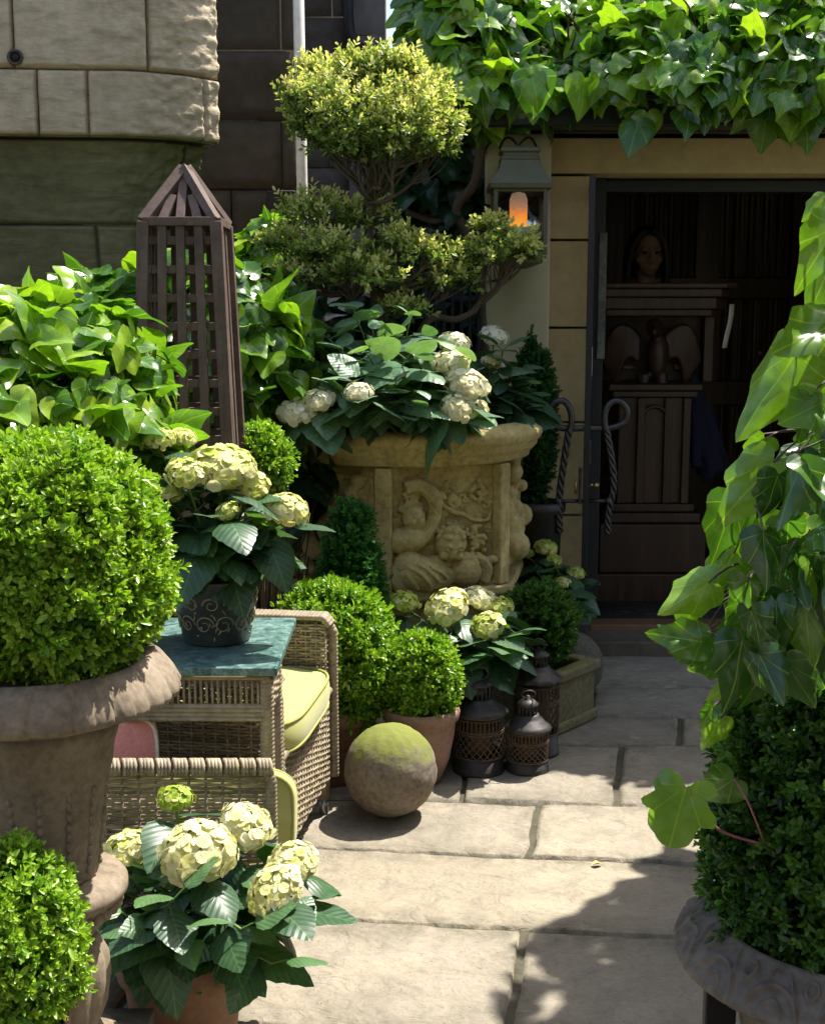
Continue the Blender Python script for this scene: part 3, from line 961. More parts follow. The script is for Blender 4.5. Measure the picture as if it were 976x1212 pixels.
def curved_blocks(g, infun, courses, s0=-2.6, s1=WR * WEND, rough=.004):
    """courses: (z0, z1, [joint s])"""
    for z0, z1, js in courses:
        js = [s0] + js + [s1]
        for a, b in zip(js[:-1], js[1:]):
            n = max(10, int((b - a) / .009)); m = max(10, int((z1 - z0) / .009))
            gap = .002
            S, Z = np.meshgrid(np.linspace(a + gap, b - gap, n), np.linspace(z0 + gap, z1 - gap, m))
            inset = np.array([infun(z) for z in Z[:, 0]])[:, None] + 0 * S
            Q = np.stack([S * 11, Z * 28, 0 * Z + a * 5], -1).reshape(-1, 3)
            rg = rough * (.55 + 1.7 * np.clip((S + .1) / .4, 0, 1))
            D = rg * fbm(Q, 4).reshape(Z.shape) + .0012 * fbm(Q * np.array([.3, .05, 1]) + 5, 3).reshape(Z.shape) + rg * .7 * fbm(np.stack([S * 40, Z * 60, 0 * Z], -1).reshape(-1, 3), 3).reshape(Z.shape)
            e = np.minimum(np.minimum(S - a, b - S), np.minimum(Z - z0, z1 - Z))
            D = D - .004 * np.clip(1 - e / .010, 0, 1) ** 2
            ed = np.zeros_like(D, bool); ed[0] = ed[-1] = True; ed[:, 0] = ed[:, -1] = True
            D = np.where(ed, D - .03, D)
            p, nn = wline(S, inset - D)
            g.grid(np.concatenate([p, Z[..., None]], -1), RNG.uniform(0, 1))

def flat_blocks(g, x0, x1, z0, z1, Y, ch, bl, rough=.004, res=.02, gap=.004):
    z = z0; k = 0
    while z < z1 - .02:
        zt = min(z1, z + ch)
        x = x0 - RNG.uniform(0, bl * .6)
        while x < x1:
            xe = x + bl * RNG.uniform(.7, 1.3)
            a, b = max(x, x0) + gap, min(xe, x1) - gap
            x = xe
            if b - a < .03: continue
            n, m = max(4, int((b - a) / res)), max(4, int((zt - z) / res))
            X, Z = np.meshgrid(np.linspace(a, b, n), np.linspace(z + gap, zt - gap, m))
            Q = np.stack([X * 5, Z * 9, 0 * X + k], -1).reshape(-1, 3)
            D = rough * fbm(Q, 4).reshape(X.shape) + .004 * RNG.normal()
            ed = np.zeros_like(D, bool); ed[0] = ed[-1] = True; ed[:, 0] = ed[:, -1] = True
            D = np.where(ed, -.03, D)
            g.grid(np.stack([X, Y - D, Z], -1), RNG.uniform(0, 1))
        z = zt; k += 1

# sandstone wall with a rounded end, left
def s_of(px):
    q = np.linspace(-2.5, WR * WEND, 1500); p, _ = wline(q)
    return float(q[np.argmin(np.abs(p[:, 0] / (p[:, 1] * cp - .85 * sp) * F + CX - px))])
zb = atY(150, 162, 5.25)[2]; zm = atY(150, 82, 5.25)[2]
tur = thing('stone_wall', 'tall sandstone wall with a drain hole and a rounded sunlit right end', 'wall', (W0[0], W0[1], 0))
g = G()
curved_blocks(g, lambda z: 0.0, [(zb, zm, [s_of(-120), s_of(43), s_of(103), s_of(243)]), (zm, zm + .33, [s_of(18), s_of(178)]), (zm + .33, zm + .66, [s_of(100)]), (zm + .66, zm + 1.0, [s_of(10), s_of(190)])], rough=.0034)
g.build('stonework', MAT['turret'], tur)
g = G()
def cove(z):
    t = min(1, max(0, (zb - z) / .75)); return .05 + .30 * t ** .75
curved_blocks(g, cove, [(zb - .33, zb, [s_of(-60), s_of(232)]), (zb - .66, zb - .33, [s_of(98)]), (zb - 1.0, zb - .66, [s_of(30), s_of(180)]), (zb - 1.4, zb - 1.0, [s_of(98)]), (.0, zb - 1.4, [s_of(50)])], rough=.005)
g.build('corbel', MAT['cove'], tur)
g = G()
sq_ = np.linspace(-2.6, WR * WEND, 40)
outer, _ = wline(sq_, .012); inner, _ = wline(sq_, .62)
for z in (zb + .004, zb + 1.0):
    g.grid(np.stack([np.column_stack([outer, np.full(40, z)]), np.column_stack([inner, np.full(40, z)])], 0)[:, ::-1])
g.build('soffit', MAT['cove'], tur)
g = G()
pe, ne = wline(np.array([WR * WEND]), np.array([.012])); pi_, _ = wline(np.array([WR * WEND]), np.array([.8]))
pe, pi_ = pe[0], pi_[0]
for z0, z1 in ((zb + .003, zm - .003), (zm + .003, zm + .33), (zm + .335, zm + .66), (zm + .665, zm + 1.0)):
    g.add([[*pe, z0], [*pi_, z0], [*pi_, z1], [*pe, z1]], np.array([[0, 1, 2, 3]]))
pe2, _ = wline(np.array([WR * WEND]), np.array([.36])); pe2 = pe2[0]
g.add([[*pe2, 0], [*pi_, 0], [*pi_, zb], [*pe2, zb]], np.array([[0, 1, 2, 3]]))
g.build('end_face', MAT['turret'], tur)
p_, n_ = wline(np.array([s_of(21)])); hp2, nn2 = p_[0], n_[0]
hp = np.array([*hp2, atY(21, 68, hp2[1])[2]]); nn = np.array([*nn2, 0]); xx = np.array([-nn2[1], nn2[0], 0])
g = G()
a = np.linspace(0, 2 * PI, 25)
g.tube(np.array([hp + nn * .006 + (.026 * math.cos(q)) * xx + np.array([0, 0, .026 * math.sin(q)]) for q in a]), .006, 8, False)
g.build('pipe_ring', MAT['lanternrust'], tur)
g = G(); g.tube(np.array([hp - nn * .05, hp + nn * .007]), .022, 16); g.build('pipe_mouth', MAT['iron'], tur)

# dark church wall behind the turret and topiary
cw = thing('church_wall', 'soot black church wall in deep shade behind the brown obelisk', 'wall', (-1.7, 7.0, 0))
g = G(); flat_blocks(g, -4.2, -.62, 0, 4.6, 7.0, .36, .75, .006, .03); g.box((-2.4, 7.25, 2.3), (3.56, .36, 4.6)); g.build('stonework', MAT['darkstone'], cw)
g = G(); x0 = atY(315, 200, 6.95)[0]; x1 = atY(349, 200, 6.95)[0]
g.box(((x0 + x1) / 2, 6.955, 1.05), (x1 - x0, .03, 2.2)); g.build('dark_recess_panel', MAT['iron'], cw, bevel=.01)  # flat black panel standing in for the shade of a recess
dp = atY(358, 100, 6.7)
t = thing('drainpipe', 'pale stone-coloured drainpipe catching sun, upright left of the topiary crown', 'drainpipe', (dp[0], 6.7, 0))
g = G(); g.tube(np.array([[dp[0], 6.7, 0.0], [dp[0] - .008, 6.7, 2.0], [dp[0] - .024, 6.7, 4.6]]), .028, 20); g.build('pipe', plain_mat('pale_pipe', (.74, .69, .6), .6), t)
mcol = plain_mat('pale_pipe_collar', (.55, .52, .45), .6)
for z in (.9, 2.05, 3.2):
    g = G(); g.lathe([(.029, z - .03), (.034, z - .03), (.034, z + .03), (.029, z + .03)], (dp[0] - .004 * z - .002, 6.7, 0), 20); g.build('collar', mcol, t)

fb = thing('far_building', 'far brown and grey stone building glimpsed above the topiary crown', 'building', (-.5, 9.2, 0))
xa, xb_, xc = atY(362, 0, 9.0)[0], atY(411, 0, 9.0)[0], atY(456, 0, 9.0)[0]
g = G(); flat_blocks(g, xa - .6, xb_, 0, 5.2, 9.05, .5, .8, .006, .05); g.box(((xa + xb_) / 2 - .3, 9.35, 2.6), (xb_ - xa + .6, .46, 5.2)); g.build('wall', MAT['farstone'], fb)
g = G(); flat_blocks(g, xb_, xc, 0, 5.2, 8.95, .42, .7, .006, .05); g.box(((xc + xb_) / 2, 9.27, 2.6), (xc - xb_ - .004, .5, 5.2)); g.build('buttress', MAT['greystone'], fb)
g = G(); P = [atY(412, -40, 8.9), atY(412, 20, 8.9), atY(414, 38, 8.9), atY(420, 52, 8.9), atY(432, 60, 8.9)]
g.tube(np.array(P), .035, 10); g.build('downspout', MAT['iron'], fb)

# ------------------------------------------------------------------ building with the doorway
WY = 5.6
zl0, zl1 = atY(800, 207, WY)[2], atY(800, 163, WY)[2]
xj0, xj1 = atY(648, 300, WY)[0], atY(697, 300, WY)[0]
XR = 2.06
bd = thing('stone_building', 'low honey stone building with an open dark doorway under ivy', 'building', (1.3, 7.0, 0))
FZ = .065
g = G()
zs = [0.0, atY(670, 690, WY)[2], atY(670, 610, WY)[2], atY(670, 500, WY)[2], atY(670, 388, WY)[2], atY(670, 284, WY)[2], zl0]
for a, b in zip(zs[:-1], zs[1:]):
    g.box(((xj0 + xj1) / 2, WY + .15, (a + b) / 2), (xj1 - xj0, .3, b - a - .009))
g.build('jamb', MAT['ashlar'], bd, smooth=True, bevel=.006)
g = G()
for a, b in zip(zs[:-1], zs[1:]): g.box((XR + .15, WY + .15, (a + b) / 2), (.3, .3, b - a - .009))
g.build('jamb', MAT['ashlar'], bd, smooth=True, bevel=.006)
g = G(); g.box(((xj0 + xj1) / 2 - .0, WY + .16, zl0 / 2), (xj1 - xj0 - .02, .26, zl0 - .02)); g.build('jamb_core', MAT['darkstone'], bd); g = G(); g.box((XR + .15, WY + .16, zl0 / 2), (.28, .26, zl0 - .02)); g.build('jamb_core', MAT['darkstone'], bd)
g = G(); g.box(((xj0 + XR + .3) / 2, WY + .149, (zl0 + zl1) / 2 + .003), (XR + .3 - xj0, .3, zl1 - zl0 - .006)); g.build('lintel', MAT['ashlar'], bd, bevel=.006)
xc0, xc1 = atY(573, 300, 5.45)[0], atY(651, 300, 5.45)[0]
g = G(); g.box(((xc0 + xc1) / 2, 5.45 + .22, zl1 / 2), (xc1 - xc0, .44, zl1)); g.build('pilaster', MAT['render'], bd, bevel=.012)
g = G(); g.box((xc0 + .1, 7.0, 1.2), (.2, 2.2, 2.4)); g.box((3.2, 6.9, 1.2), (.2, 2.7, 2.4)); g.box((2.75, WY + .15, 1.2), (.8, .3, 2.4)); g.box((1.75, 8.35, 1.2), (2.9, .2, 2.4))
g.build('wall', MAT['render'], bd)
g = G(); g.box((1.75, 5.36, zl1 + .055), (3.2, .12, .10)); g.box((1.75, 5.36, zl1 + .115), (3.2, .15, .02)); g.build('gutter', MAT['gutter'], bd, bevel=.01)
g = G(); g.box((1.75, 6.95, zl1 + .16), (3.2, 3.0, .1)); g.build('roof', MAT['darkstone'], bd)
g = G(); g.box((1.75, 5.47, zl1 + .05), (3.1, .1, .09)); g.build('fascia', MAT['gutter'], bd)
# inside
g = G(); g.box((1.8, 7.0, FZ - .05), (2.7, 2.45, .1)); g.build('floor', MAT['oak'], bd)
g = G(); g.box((1.8, 7.0, zl1 + .06), (2.7, 2.5, .05)); g.build('ceiling', MAT['oak'], bd)
ss = G(); xa, xb_ = atY(690, 750, 5.55)[0], XR
ss.box(((xa + xb_) / 2, 5.62, .026), (xb_ - xa, .34, .076)); ss.build('door_step', MAT['doorstep'], bd, bevel=.01)
g = G(); g.box(((xa + xb_) / 2 + .02, 5.72, .076), (xb_ - xa - .05, .12, .03)); g.build('threshold', plain_mat('threshold_wood', (.20, .11, .05), .5, nscale=30), bd, bevel=.005)

# linenfold panelling on the back wall of the room
PYY = 7.62
g = G()
g.box((1.9, PYY + .06, 1.2), (2.6, .06, 2.45))
px_w, gapx = .43, .13
xst = atY(737, 300, PYY)[0] - (px_w + gapx) * 1
zrows = [(atY(800, 330, PYY)[2], atY(800, 213, PYY)[2]), (atY(800, 452, PYY)[2], atY(800, 352, PYY)[2]), (atY(800, 590, PYY)[2], atY(800, 478, PYY)[2]), (.2, atY(800, 612, PYY)[2])]
for k in range(6):
    xs0 = xst + k * (px_w + gapx)
    for z0, z1 in zrows:
        n = 70
        u = np.linspace(0, 1, n)
        prof = .012 * np.abs(np.sin(u * PI * 5)) ** .6 + .008 * (np.sin(u * PI * 15) ** 2)
        Z = np.array([z0, z0 + .012, z1 - .012, z1])
        D = prof[None, :] * np.array([.2, 1, 1, .2])[:, None]
        X = xs0 + u * px_w
        g.grid(np.stack([np.repeat(X[None], 4, 0), PYY + .028 - D, np.repeat(Z[:, None], n, 1)], -1))
    g.box((xs0 - gapx / 2, PYY + .01, 1.2), (gapx + .004, .05, 2.4))
for (z0, z1), (y0, y1) in zip(zrows[1:], zrows[:-1]):
    g.box((1.9, PYY + .012, (z1 + y0) / 2), (2.6, .046, y0 - z1 + .004))
g.box((1.9, PYY + .012, (zrows[0][1] + 2.42) / 2), (2.6, .046, 2.42 - zrows[0][1] + .004))
g.build('panelling', MAT['oak'], bd, smooth=False)
g = G(); p = atY(898, 418, PYY - .03); g.ell(p, .016, 14); g.build('door_knob', MAT['brass'], bd)
p = atY(855, 560, 5.85)
g = G(); g.box((XR + .0, 5.95, 1.1), (.06, .08, 2.0)); g.box((xj1 + .07, 5.82, 1.1), (.05, .09, 2.05)); g.box((1.45, 5.82, zl0 - .03), (1.3, .08, .05)); g.build('door_frame', MAT['gutter'], bd, bevel=.004)
p0, p1 = atY(712, 275, 5.76), atY(712, 425, 5.76)
g = G(); g.box(((p0[0] + p1[0]) / 2, 5.765, (p0[2] + p1[2]) / 2), (.036, .012, p0[2] - p1[2]))
g.build('worn_paint_strip', stone_mat('peeling_paint', (.05, .055, .05), (.17, .175, .15), (.3, .3, .27), 14, .5, .004, .8, streak=(60, 60, 8)), bd, bevel=.003)
# rug / carved plinth panel on the room floor
g = G(); g.box((1.32, 6.05, FZ + .006), (1.05, .42, .012))
def mk_rug():
    b = N('patterned_rug')
    n = b.noise(9, 2, .5, dist=2.5)
    l = b.ramp(b.math('ABSOLUTE', b.math('SUBTRACT', n, .5)), [(0.0, (.11, .10, .075)), (.025, (.02, .018, .014))])
    return b.done(b.bsdf(l, .9))
tag(g.build('doormat', mk_rug(), loc=(1.32, 6.05, FZ)), 'dark swirl-patterned mat lying just inside the doorway', 'doormat')

# open glazed door leaf, seen edge-on
KX = (692 - CX) / F
def dl(Y, off=0.0):  # point on the leaf at distance Y
    return np.array([(KX) * (Y * cp + .9 * sp) + off, Y, 0])
ya, yb = 5.15, 5.74
A, B = dl(ya), dl(yb)
zt, zbm = atY(694, 207, ya)[2], atY(691, 764, ya)[2] + .005
ld = thing('glass_door', 'glazed door leaf standing open edge-on with twisted iron handles', 'door', (B[0], B[1], zbm))
dn = unit(np.array([B[1] - A[1], -(B[0] - A[0]), 0])); du = unit(B - A)
g = G()
for q in (A + du * .02, B - du * .02):
    g.beam([q[0], q[1], zbm], [q[0], q[1], zt], .042, .026, up=dn)
for z in (zbm + .035, zt - .03):
    g.beam([*(A + du * .04)[:2], z], [*(B - du * .04)[:2], z], .026, .06)
g.build('frame', MAT['gutter'], ld, bevel=.004)
g = G(); g.beam([*(A + du * .04)[:2], (zt + zbm) / 2], [*(B - du * .04)[:2], (zt + zbm) / 2], .008, zt - zbm - .12); g.build('glass', MAT['glass'], ld, smooth=False)
HYY = ya + .02
def cat(pts, n=8):
    P = np.array(pts, float); out = []
    for i in range(len(P) - 1):
        p0, p1, p2, p3 = P[max(i - 1, 0)], P[i], P[i + 1], P[min(i + 2, len(P) - 1)]
        for t in np.linspace(0, 1, n, endpoint=False):
            out.append(.5 * ((2 * p1) + (-p0 + p2) * t + (2 * p0 - 5 * p1 + 4 * p2 - p3) * t * t + (-p0 + 3 * p1 - 3 * p2 + p3) * t ** 3))
    out.append(P[-1]); return np.array(out)
def handle(name, loop, tw, bot):
    g = G()
    Yo = np.linspace(0, -.02, len(loop))
    P = cat([atY(x, y, HYY + o) for (x, y), o in zip(loop, Yo)])
    g.tube(P, .0135, 10)
    path = cat([atY(x, y, HYY - .02) for x, y in tw], 16)
    t = np.linspace(0, 1, len(path)); 
    for ph in (0, PI / 2 * 1.33, PI * 1.33):
        a = ph + t * 26
        off = np.stack([.0082 * np.cos(a), .0082 * np.sin(a), 0 * a], 1)
        g.tube(path + off, .0082, 6)
    a, b = atY(*bot[0], HYY), atY(*bot[1], HYY - .02)
    g.tube(np.array([a, b]), .008, 8); g.ell(b, .0165, 12)
    return g.build(name, MAT['wrought'], ld)
handle('handle', [(690, 507), (676, 507), (660, 506), (650, 498), (649, 485), (656, 476), (667, 475), (674, 484), (676, 498), (673, 512)], [(673, 508), (668, 540), (663, 575), (661, 605), (662, 630)], [(690, 593), (660, 593)])
handle('handle', [(694, 507), (708, 507), (724, 506), (738, 500), (742, 488), (736, 477), (726, 475), (718, 482), (715, 496), (717, 512)], [(717, 508), (723, 540), (726, 575), (720, 605), (719, 632)], [(694, 593), (720, 593)])
g = G(); p = atY(686, 575, HYY - .01); g.box(p, (.012, .03, .15)); p = atY(697, 535, HYY - .01); g.box(p, (.012, .03, .10)); g.build('lock_plate', MAT['wrought'], ld, bevel=.003)
g = G(); p = atY(705, 574, HYY - .005); g.tube(np.array([p - [.03, 0, 0], p]), .006, 8); g.ell(p, (.016, .02, .012), 12); p2 = atY(681, 577, HYY - .005); g.box(p2, (.01, .02, .05)); g.build('latch', MAT['brass'], ld)
g = G(); p = atY(699, 428, HYY); g.box(p, (.010, .016, .12)); g.build('bolt', MAT['steel'], ld, bevel=.003)

# ------------------------------------------------------------------ wall lantern on the pilaster
def wall_lantern():
    Y = 5.27
    c = atY(613, 265, Y)
    t = thing('wall_lantern', 'verdigris wall lantern with an orange flame bulb on the cream pilaster', 'lantern', (c[0], Y, atY(613, 305, Y)[2]))
    z = lambda y: atY(613, y, Y)[2]
    m = mpp(Y) * .94
    q = math.sqrt(2)
    def sq(prof, name, rzz=PI / 4, mat='copper', bev=.003):
        g = G(); g.lathe([(r * q * m, zz) for r, zz in prof], (c[0], Y + .0, 0), 4, rz=rzz); return g.build(name, MAT[mat], t, smooth=False, bevel=bev)
    sq([(0.1, z(222)), (37, z(226)), (38, z(220)), (36, z(216)), (30, z(209)), (25, z(200)), (23, z(191)), (0.1, z(190.5))], 'roof')
    sq([(0.1, z(191)), (23.5, z(191)), (23.5, z(188)), (21, z(187)), (21, z(183)), (24, z(181.5)), (24, z(178)), (14, z(174)), (.1, z(173.5))], 'chimney')
    sq([(0.1, z(303)), (31, z(303)), (32, z(306)), (28, z(312)), (10, z(318)), (.1, z(318))], 'base')
    g = G()
    for sx in (-1, 1):
        for sy in (-1, 1):
            g.box((c[0] + sx * 30 * m, Y + sy * 30 * m, (z(225) + z(304)) / 2), (5 * m, 5 * m, z(225) - z(304)))
        g.box((c[0], Y + sx * 30 * m, z(227)), (56 * m, 4 * m, 5 * m)); g.box((c[0], Y + sx * 30 * m, z(302)), (56 * m, 4 * m, 5 * m))
        g.box((c[0] + sx * 30 * m, Y, z(227)), (4 * m, 56 * m, 5 * m)); g.box((c[0] + sx * 30 * m, Y, z(302)), (4 * m, 56 * m, 5 * m))
    g.build('frame', MAT['copper'], t, bevel=.002)
    g = G(); g.box((c[0], Y + 27 * m, (z(230) + z(300)) / 2), (55 * m, .002, z(230) - z(300))); g.build('back_plate', MAT['mirror'], t)
    g = G(); g.box((c[0], Y - 30 * m, (z(230) + z(300)) / 2), (55 * m, .002, z(230) - z(300))); g.build('glass_pane', MAT['glass'], t)
    g = G(); g.lathe([(.1 * m, z(301)), (9 * m, z(301)), (9 * m, z(284)), (13 * m, z(276)), (13 * m, z(269)), (.1 * m, z(269))], (c[0], Y, 0), 20); g.build('lamp_holder', MAT['white'], t)
    g = G(); g.lathe([(.1 * m, z(269)), (11 * m, z(269)), (11 * m, z(247)), (.1 * m, z(247))], (c[0], Y, 0), 20); g.build('flame_bulb', MAT['flame'], t)
    g = G(); g.lathe([(.1 * m, z(247)), (11 * m, z(247)), (11 * m, z(236)), (8 * m, z(229)), (.1 * m, z(227))], (c[0], Y, 0), 20); g.build('bulb_dome', MAT['flame'], t)
    g = G(); g.box((c[0], (Y + 33 * m + 5.45) / 2, z(212)), (.05, 5.45 - Y - 33 * m, .03)); g.box((c[0], 5.443, z(240)), (.07, .014, .26)); g.build('wall_bracket', MAT['copper'], t, bevel=.003)
    g = G()
    for s_ in (-1, 1): g.tube(bez(atY(613, 174, Y), atY(613 + s_ * 14, 150, Y + .1), atY(613 + s_ * 22, 176, 5.42), 9), .005, 6)
    g.build('scroll', MAT['iron'], t)
wall_lantern()

# ------------------------------------------------------------------ brown trellis obelisk
def obelisk():
    Y0 = 3.72
    fl, fr = atY(170, 262, Y0), atY(256, 262, Y0)
    cx = (fl[0] + fr[0]) / 2 + .0
    hw0 = (fr[0] - fl[0]) / 2
    ztop = atY(213, 262, Y0)[2]
    zap = atY(219, 199, Y0 + hw0)[2]
    hw1 = hw0 + .060
    cy = Y0 + hw0
    t = thing('obelisk_trellis', 'brown wooden lattice obelisk with a pyramid top beside the turret', 'obelisk', (cx, cy, 0))
    def hw(z): return hw1 + (hw0 - hw1) * z / ztop
    def pt(face, u, z):   # face 0 front,1 right,2 back,3 left; u in -1..1
        h = hw(z); a = face * PI / 2
        x, y = u * h, -h
        return np.array([cx + x * math.cos(a) - y * math.sin(a), cy + x * math.sin(a) + y * math.cos(a), z])
    for f in range(4):
        g = G(); 
        a, b = pt(f, -1, 0), pt(f, -1, ztop)
        g.beam(a, b, .034, .034, up=(math.cos(f * PI / 2), math.sin(f * PI / 2), 0)); g.build('post', MAT['obelisk'], t, bevel=.003)
    for f in range(4):
        g = G(); ndir = pt(f, 0, 0) - np.array([cx, cy, 0]); ndir = unit(ndir)
        for u in (-.5, 0, .5):
            g.beam(pt(f, u, .1) - ndir * .002, pt(f, u, ztop) - ndir * .002, .026, .012, up=ndir)
        k = 0
        z = .15
        while z < ztop - .02:
            g.beam(pt(f, -1, z) - ndir * .016, pt(f, 1, z) - ndir * .016, .014, .024, up=(0, 0, 1)); z += .082
        g.build('lattice', MAT['obelisk'], t, bevel=.002)
    ap = np.array([cx, cy, zap])
    g = G()
    for f in range(4):
        ndir = unit(pt(f, 0, ztop) - np.array([cx, cy, ztop])); up = unit(ndir + np.array([0, 0, 1.0]))
        c0 = pt(f, -1, ztop)
        g.beam(c0, ap, .036, .024, up=unit(ndir * .6 + np.array([0, 0, 1.0])))
        g.beam(pt(f, -1, ztop), pt(f, 1, ztop), .028, .024)
        for u in (-.5, 0, .5):
            b = pt(f, u, ztop); e = ap + (pt(f, u, ztop) - ap) * (abs(u) * .8 + .12)
            g.beam(b, e, .026, .012, up=up)
    g.ell(ap - [0, 0, .006], .016, 8)
    g.build('pyramid_top', MAT['obelisk'], t, bevel=.002)
obelisk()

# ------------------------------------------------------------------ wicker furniture
def weave(g, P0, U, V, w, h, n=None, row=.0085, stake=.030, rr=.0034, amp=.0032, top=None):
    """woven panel: P0 lower corner, U across, V up"""
    P0, U, V = np.array(P0, float), unit(U), unit(V)
    Nn = np.cross(U, V)
    ns = max(3, int(w / stake)); m = ns * 4 + 1
    u = np.linspace(0, w, m)
    rows = int(h / row)
    for j in range(rows):
        v = (j + .5) * row
        off = amp * RNG.uniform(.75, 1.25) * np.cos(u / w * ns * PI + (j % 2) * PI)
        vv = v + RNG.uniform(.0003, .0016) * np.sin(u * RNG.uniform(18, 40) + j * 1.7)
        g.tube(P0 + u[:, None] * U + vv[:, None] * V + off[:, None] * Nn, rr * RNG.uniform(.88, 1.1), 5, True, up=V, flat=(.75, 1.1), tint=RNG.uniform(.05, .95))
    for k in range(ns + 1):
        s_ = k * w / ns
        s_ = min(max(s_, .003), w - .003)
        g.tube(np.array([P0 + U * s_, P0 + U * s_ + V * h]), .0034, 5)

def wrap_tube(g, P, r, pitch=.012, bump=.16, sides=10):
    P = np.array(P, float)
    seg = np.concatenate([[0], np.cumsum(np.linalg.norm(np.diff(P, axis=0), axis=1))])
    s_ = np.linspace(0, seg[-1], int(seg[-1] / pitch * 6) + 2)
    Q = np.stack([np.interp(s_, seg, P[:, k]) for k in range(3)], 1)
    rad = r * (1 - bump + bump * np.abs(np.sin(s_ / pitch * PI)) ** .6)
    g.tube(Q, rad, sides)

def cushion(name, label, c, size, rz=0.0, tilt=None, mat='lime', pipe='limepipe'):
    L, W, H = size
    g = G()
    n = 26
    u = np.linspace(-1, 1, n)
    for s_ in (1, -1):
        X, Yq = np.meshgrid(u, u)
        # squircle outline
        rr = (np.abs(X) ** 5 + np.abs(Yq) ** 5) ** .2
        mx = np.maximum(np.abs(X), np.abs(Yq)) + 1e-9
        X2, Y2 = X * np.where(rr > 0, mx / np.maximum(rr, 1e-9), 1), Yq * np.where(rr > 0, mx / np.maximum(rr, 1e-9), 1)
        ed = np.maximum(np.abs(X), np.abs(Yq))
        Z = s_ * (H * .36 + H * .22 * (1 - ed ** 3) + .003 * np.sin(X * 4 + 2 * Yq) + .004 * fbm(np.stack([X * 2.2, Yq * 2.2, 0 * X + s_], -1).reshape(-1, 3), 3).reshape(X.shape))
        Pg = np.stack([X2 * L / 2, Y2 * W / 2, Z], -1)
        if s_ < 0: Pg = Pg[::-1]
        g.grid(Pg)
    a = np.linspace(0, 2 * PI, 97)
    ca, sa = np.cos(a), np.sin(a); k = (np.abs(ca) ** 5 + np.abs(sa) ** 5) ** -.2
    ring = np.stack([ca * k * L / 2, sa * k * W / 2, 0 * a], -1)
    zz = np.array([-.36, -.2, 0, .2, .36]) * H; bul = np.array([1, 1.018, 1.026, 1.018, 1])
    Pg = np.stack([np.column_stack([ring[:, :2] * b, np.full(97, q)]) for b, q in zip(bul, zz)], 0)
    g.grid(Pg[:, ::-1])
    M = np.eye(3)
    if tilt is not None: M = np.array(tilt)
    ca_, sa_ = math.cos(rz), math.sin(rz)
    M = np.array([[ca_, -sa_, 0], [sa_, ca_, 0], [0, 0, 1]]) @ M
    def tr(gg):
        for i in range(len(gg.V)): gg.V[i] = gg.V[i] @ M.T + np.array(c)
    tr(g)
    t = thing(name, label, 'cushion', np.array(c) - np.array([0, 0, H / 2]))
    g.build('cushion_cover', MAT[mat], t)
    g = G()
    for z in (.36, -.36):
        g.tube(np.column_stack([ring[:, :2] * 1.004, np.full(97, z * H)]), .0042, 6, False)
    tr(g); g.build('piping', MAT[pipe], t)
    return t

def rot2(v, a):
    return np.array([v[0] * math.cos(a) - v[1] * math.sin(a), v[0] * math.sin(a) + v[1] * math.cos(a)])

def armchair(label, front_far, rz, W=.70, D=.56, ah=.62):
    """front faces local +x; arms along x at +-y"""
    fx, fy = rot2((1, 0), rz), rot2((0, 1), rz)
    F3 = lambda x, y, z: np.array([*(np.array(front_far) + fx * x + fy * y), z])   # origin: far front corner; y negative towards near arm
    ctr = F3(-D / 2, -W / 2, 0)
    t = thing('wicker_armchair', label, 'armchair', ctr)
    X3, Y3, Z3 = np.array([*fx, 0]), np.array([*fy, 0]), np.array([0, 0, 1.0])
    for y in (-.012, -W + .012):
        g = G(); weave(g, F3(-D, y, .11), X3, Z3, D - .01, ah - .13)
        weave(g, F3(-D, y + (-.055 if y > -.1 else .055), .40), X3, Z3, D - .01, ah - .42)
        wrap_tube(g, [F3(-D, y, ah - .02), F3(-.02, y, ah - .02), F3(.0, y, ah - .06), F3(.0, y, .11)], .014)
        yy = y + (-.028 if y > -.1 else .028)
        for q in np.linspace(-.026, .026, 5): wrap_tube(g, [F3(-D, yy + q, ah - .006), F3(-.02, yy + q, ah - .006), F3(0, yy + q, ah - .03)], .009)
        g.build('armrest', MAT['wicker'], t)
    g = G(); weave(g, F3(-.012, -W + .02, .11), Y3, Z3, W - .04, .27); wrap_tube(g, [F3(-.01, -W + .02, .385), F3(-.01, -.02, .385)], .012); g.build('seat_apron', MAT['wicker'], t)
    g = G(); weave(g, F3(-D, -W, .11), Y3, Z3, W, ah - .12); wrap_tube(g, [F3(-D, -W, ah - .01), F3(-D, 0, ah - .01)], .02); g.build('backrest', MAT['wicker'], t)
    g = G(); c = F3(-D / 2, -W / 2, .35); g.box(c, (D - .05, W - .06, .03), rz); g.build('seat', MAT['wicker'], t)
    for x in (-.03, -D + .03):
        for y in (-.035, -W + .035):
            g = G(); p = F3(x, y, 0); g.tube(np.array([p + [0, 0, .045], p + [0, 0, .16]]), [.019, .022], 12); lg = g.build('leg', MAT['wicker'], t)
            g = G(); g.tube(np.array([p, p + [0, 0, .046]]), .0145, 12); g.build('foot_cap', MAT['steel'], lg)
    return t, F3

chair, F3 = armchair('wicker armchair with lime seat beyond the green marble table', (-.235, 3.70), math.radians(-8))
cc = F3(-.255, -.35, .425)
cushion('seat_cushion', 'lime green seat cushion lying flat in the wicker armchair', cc, (.55, .57, .105), math.radians(-8))

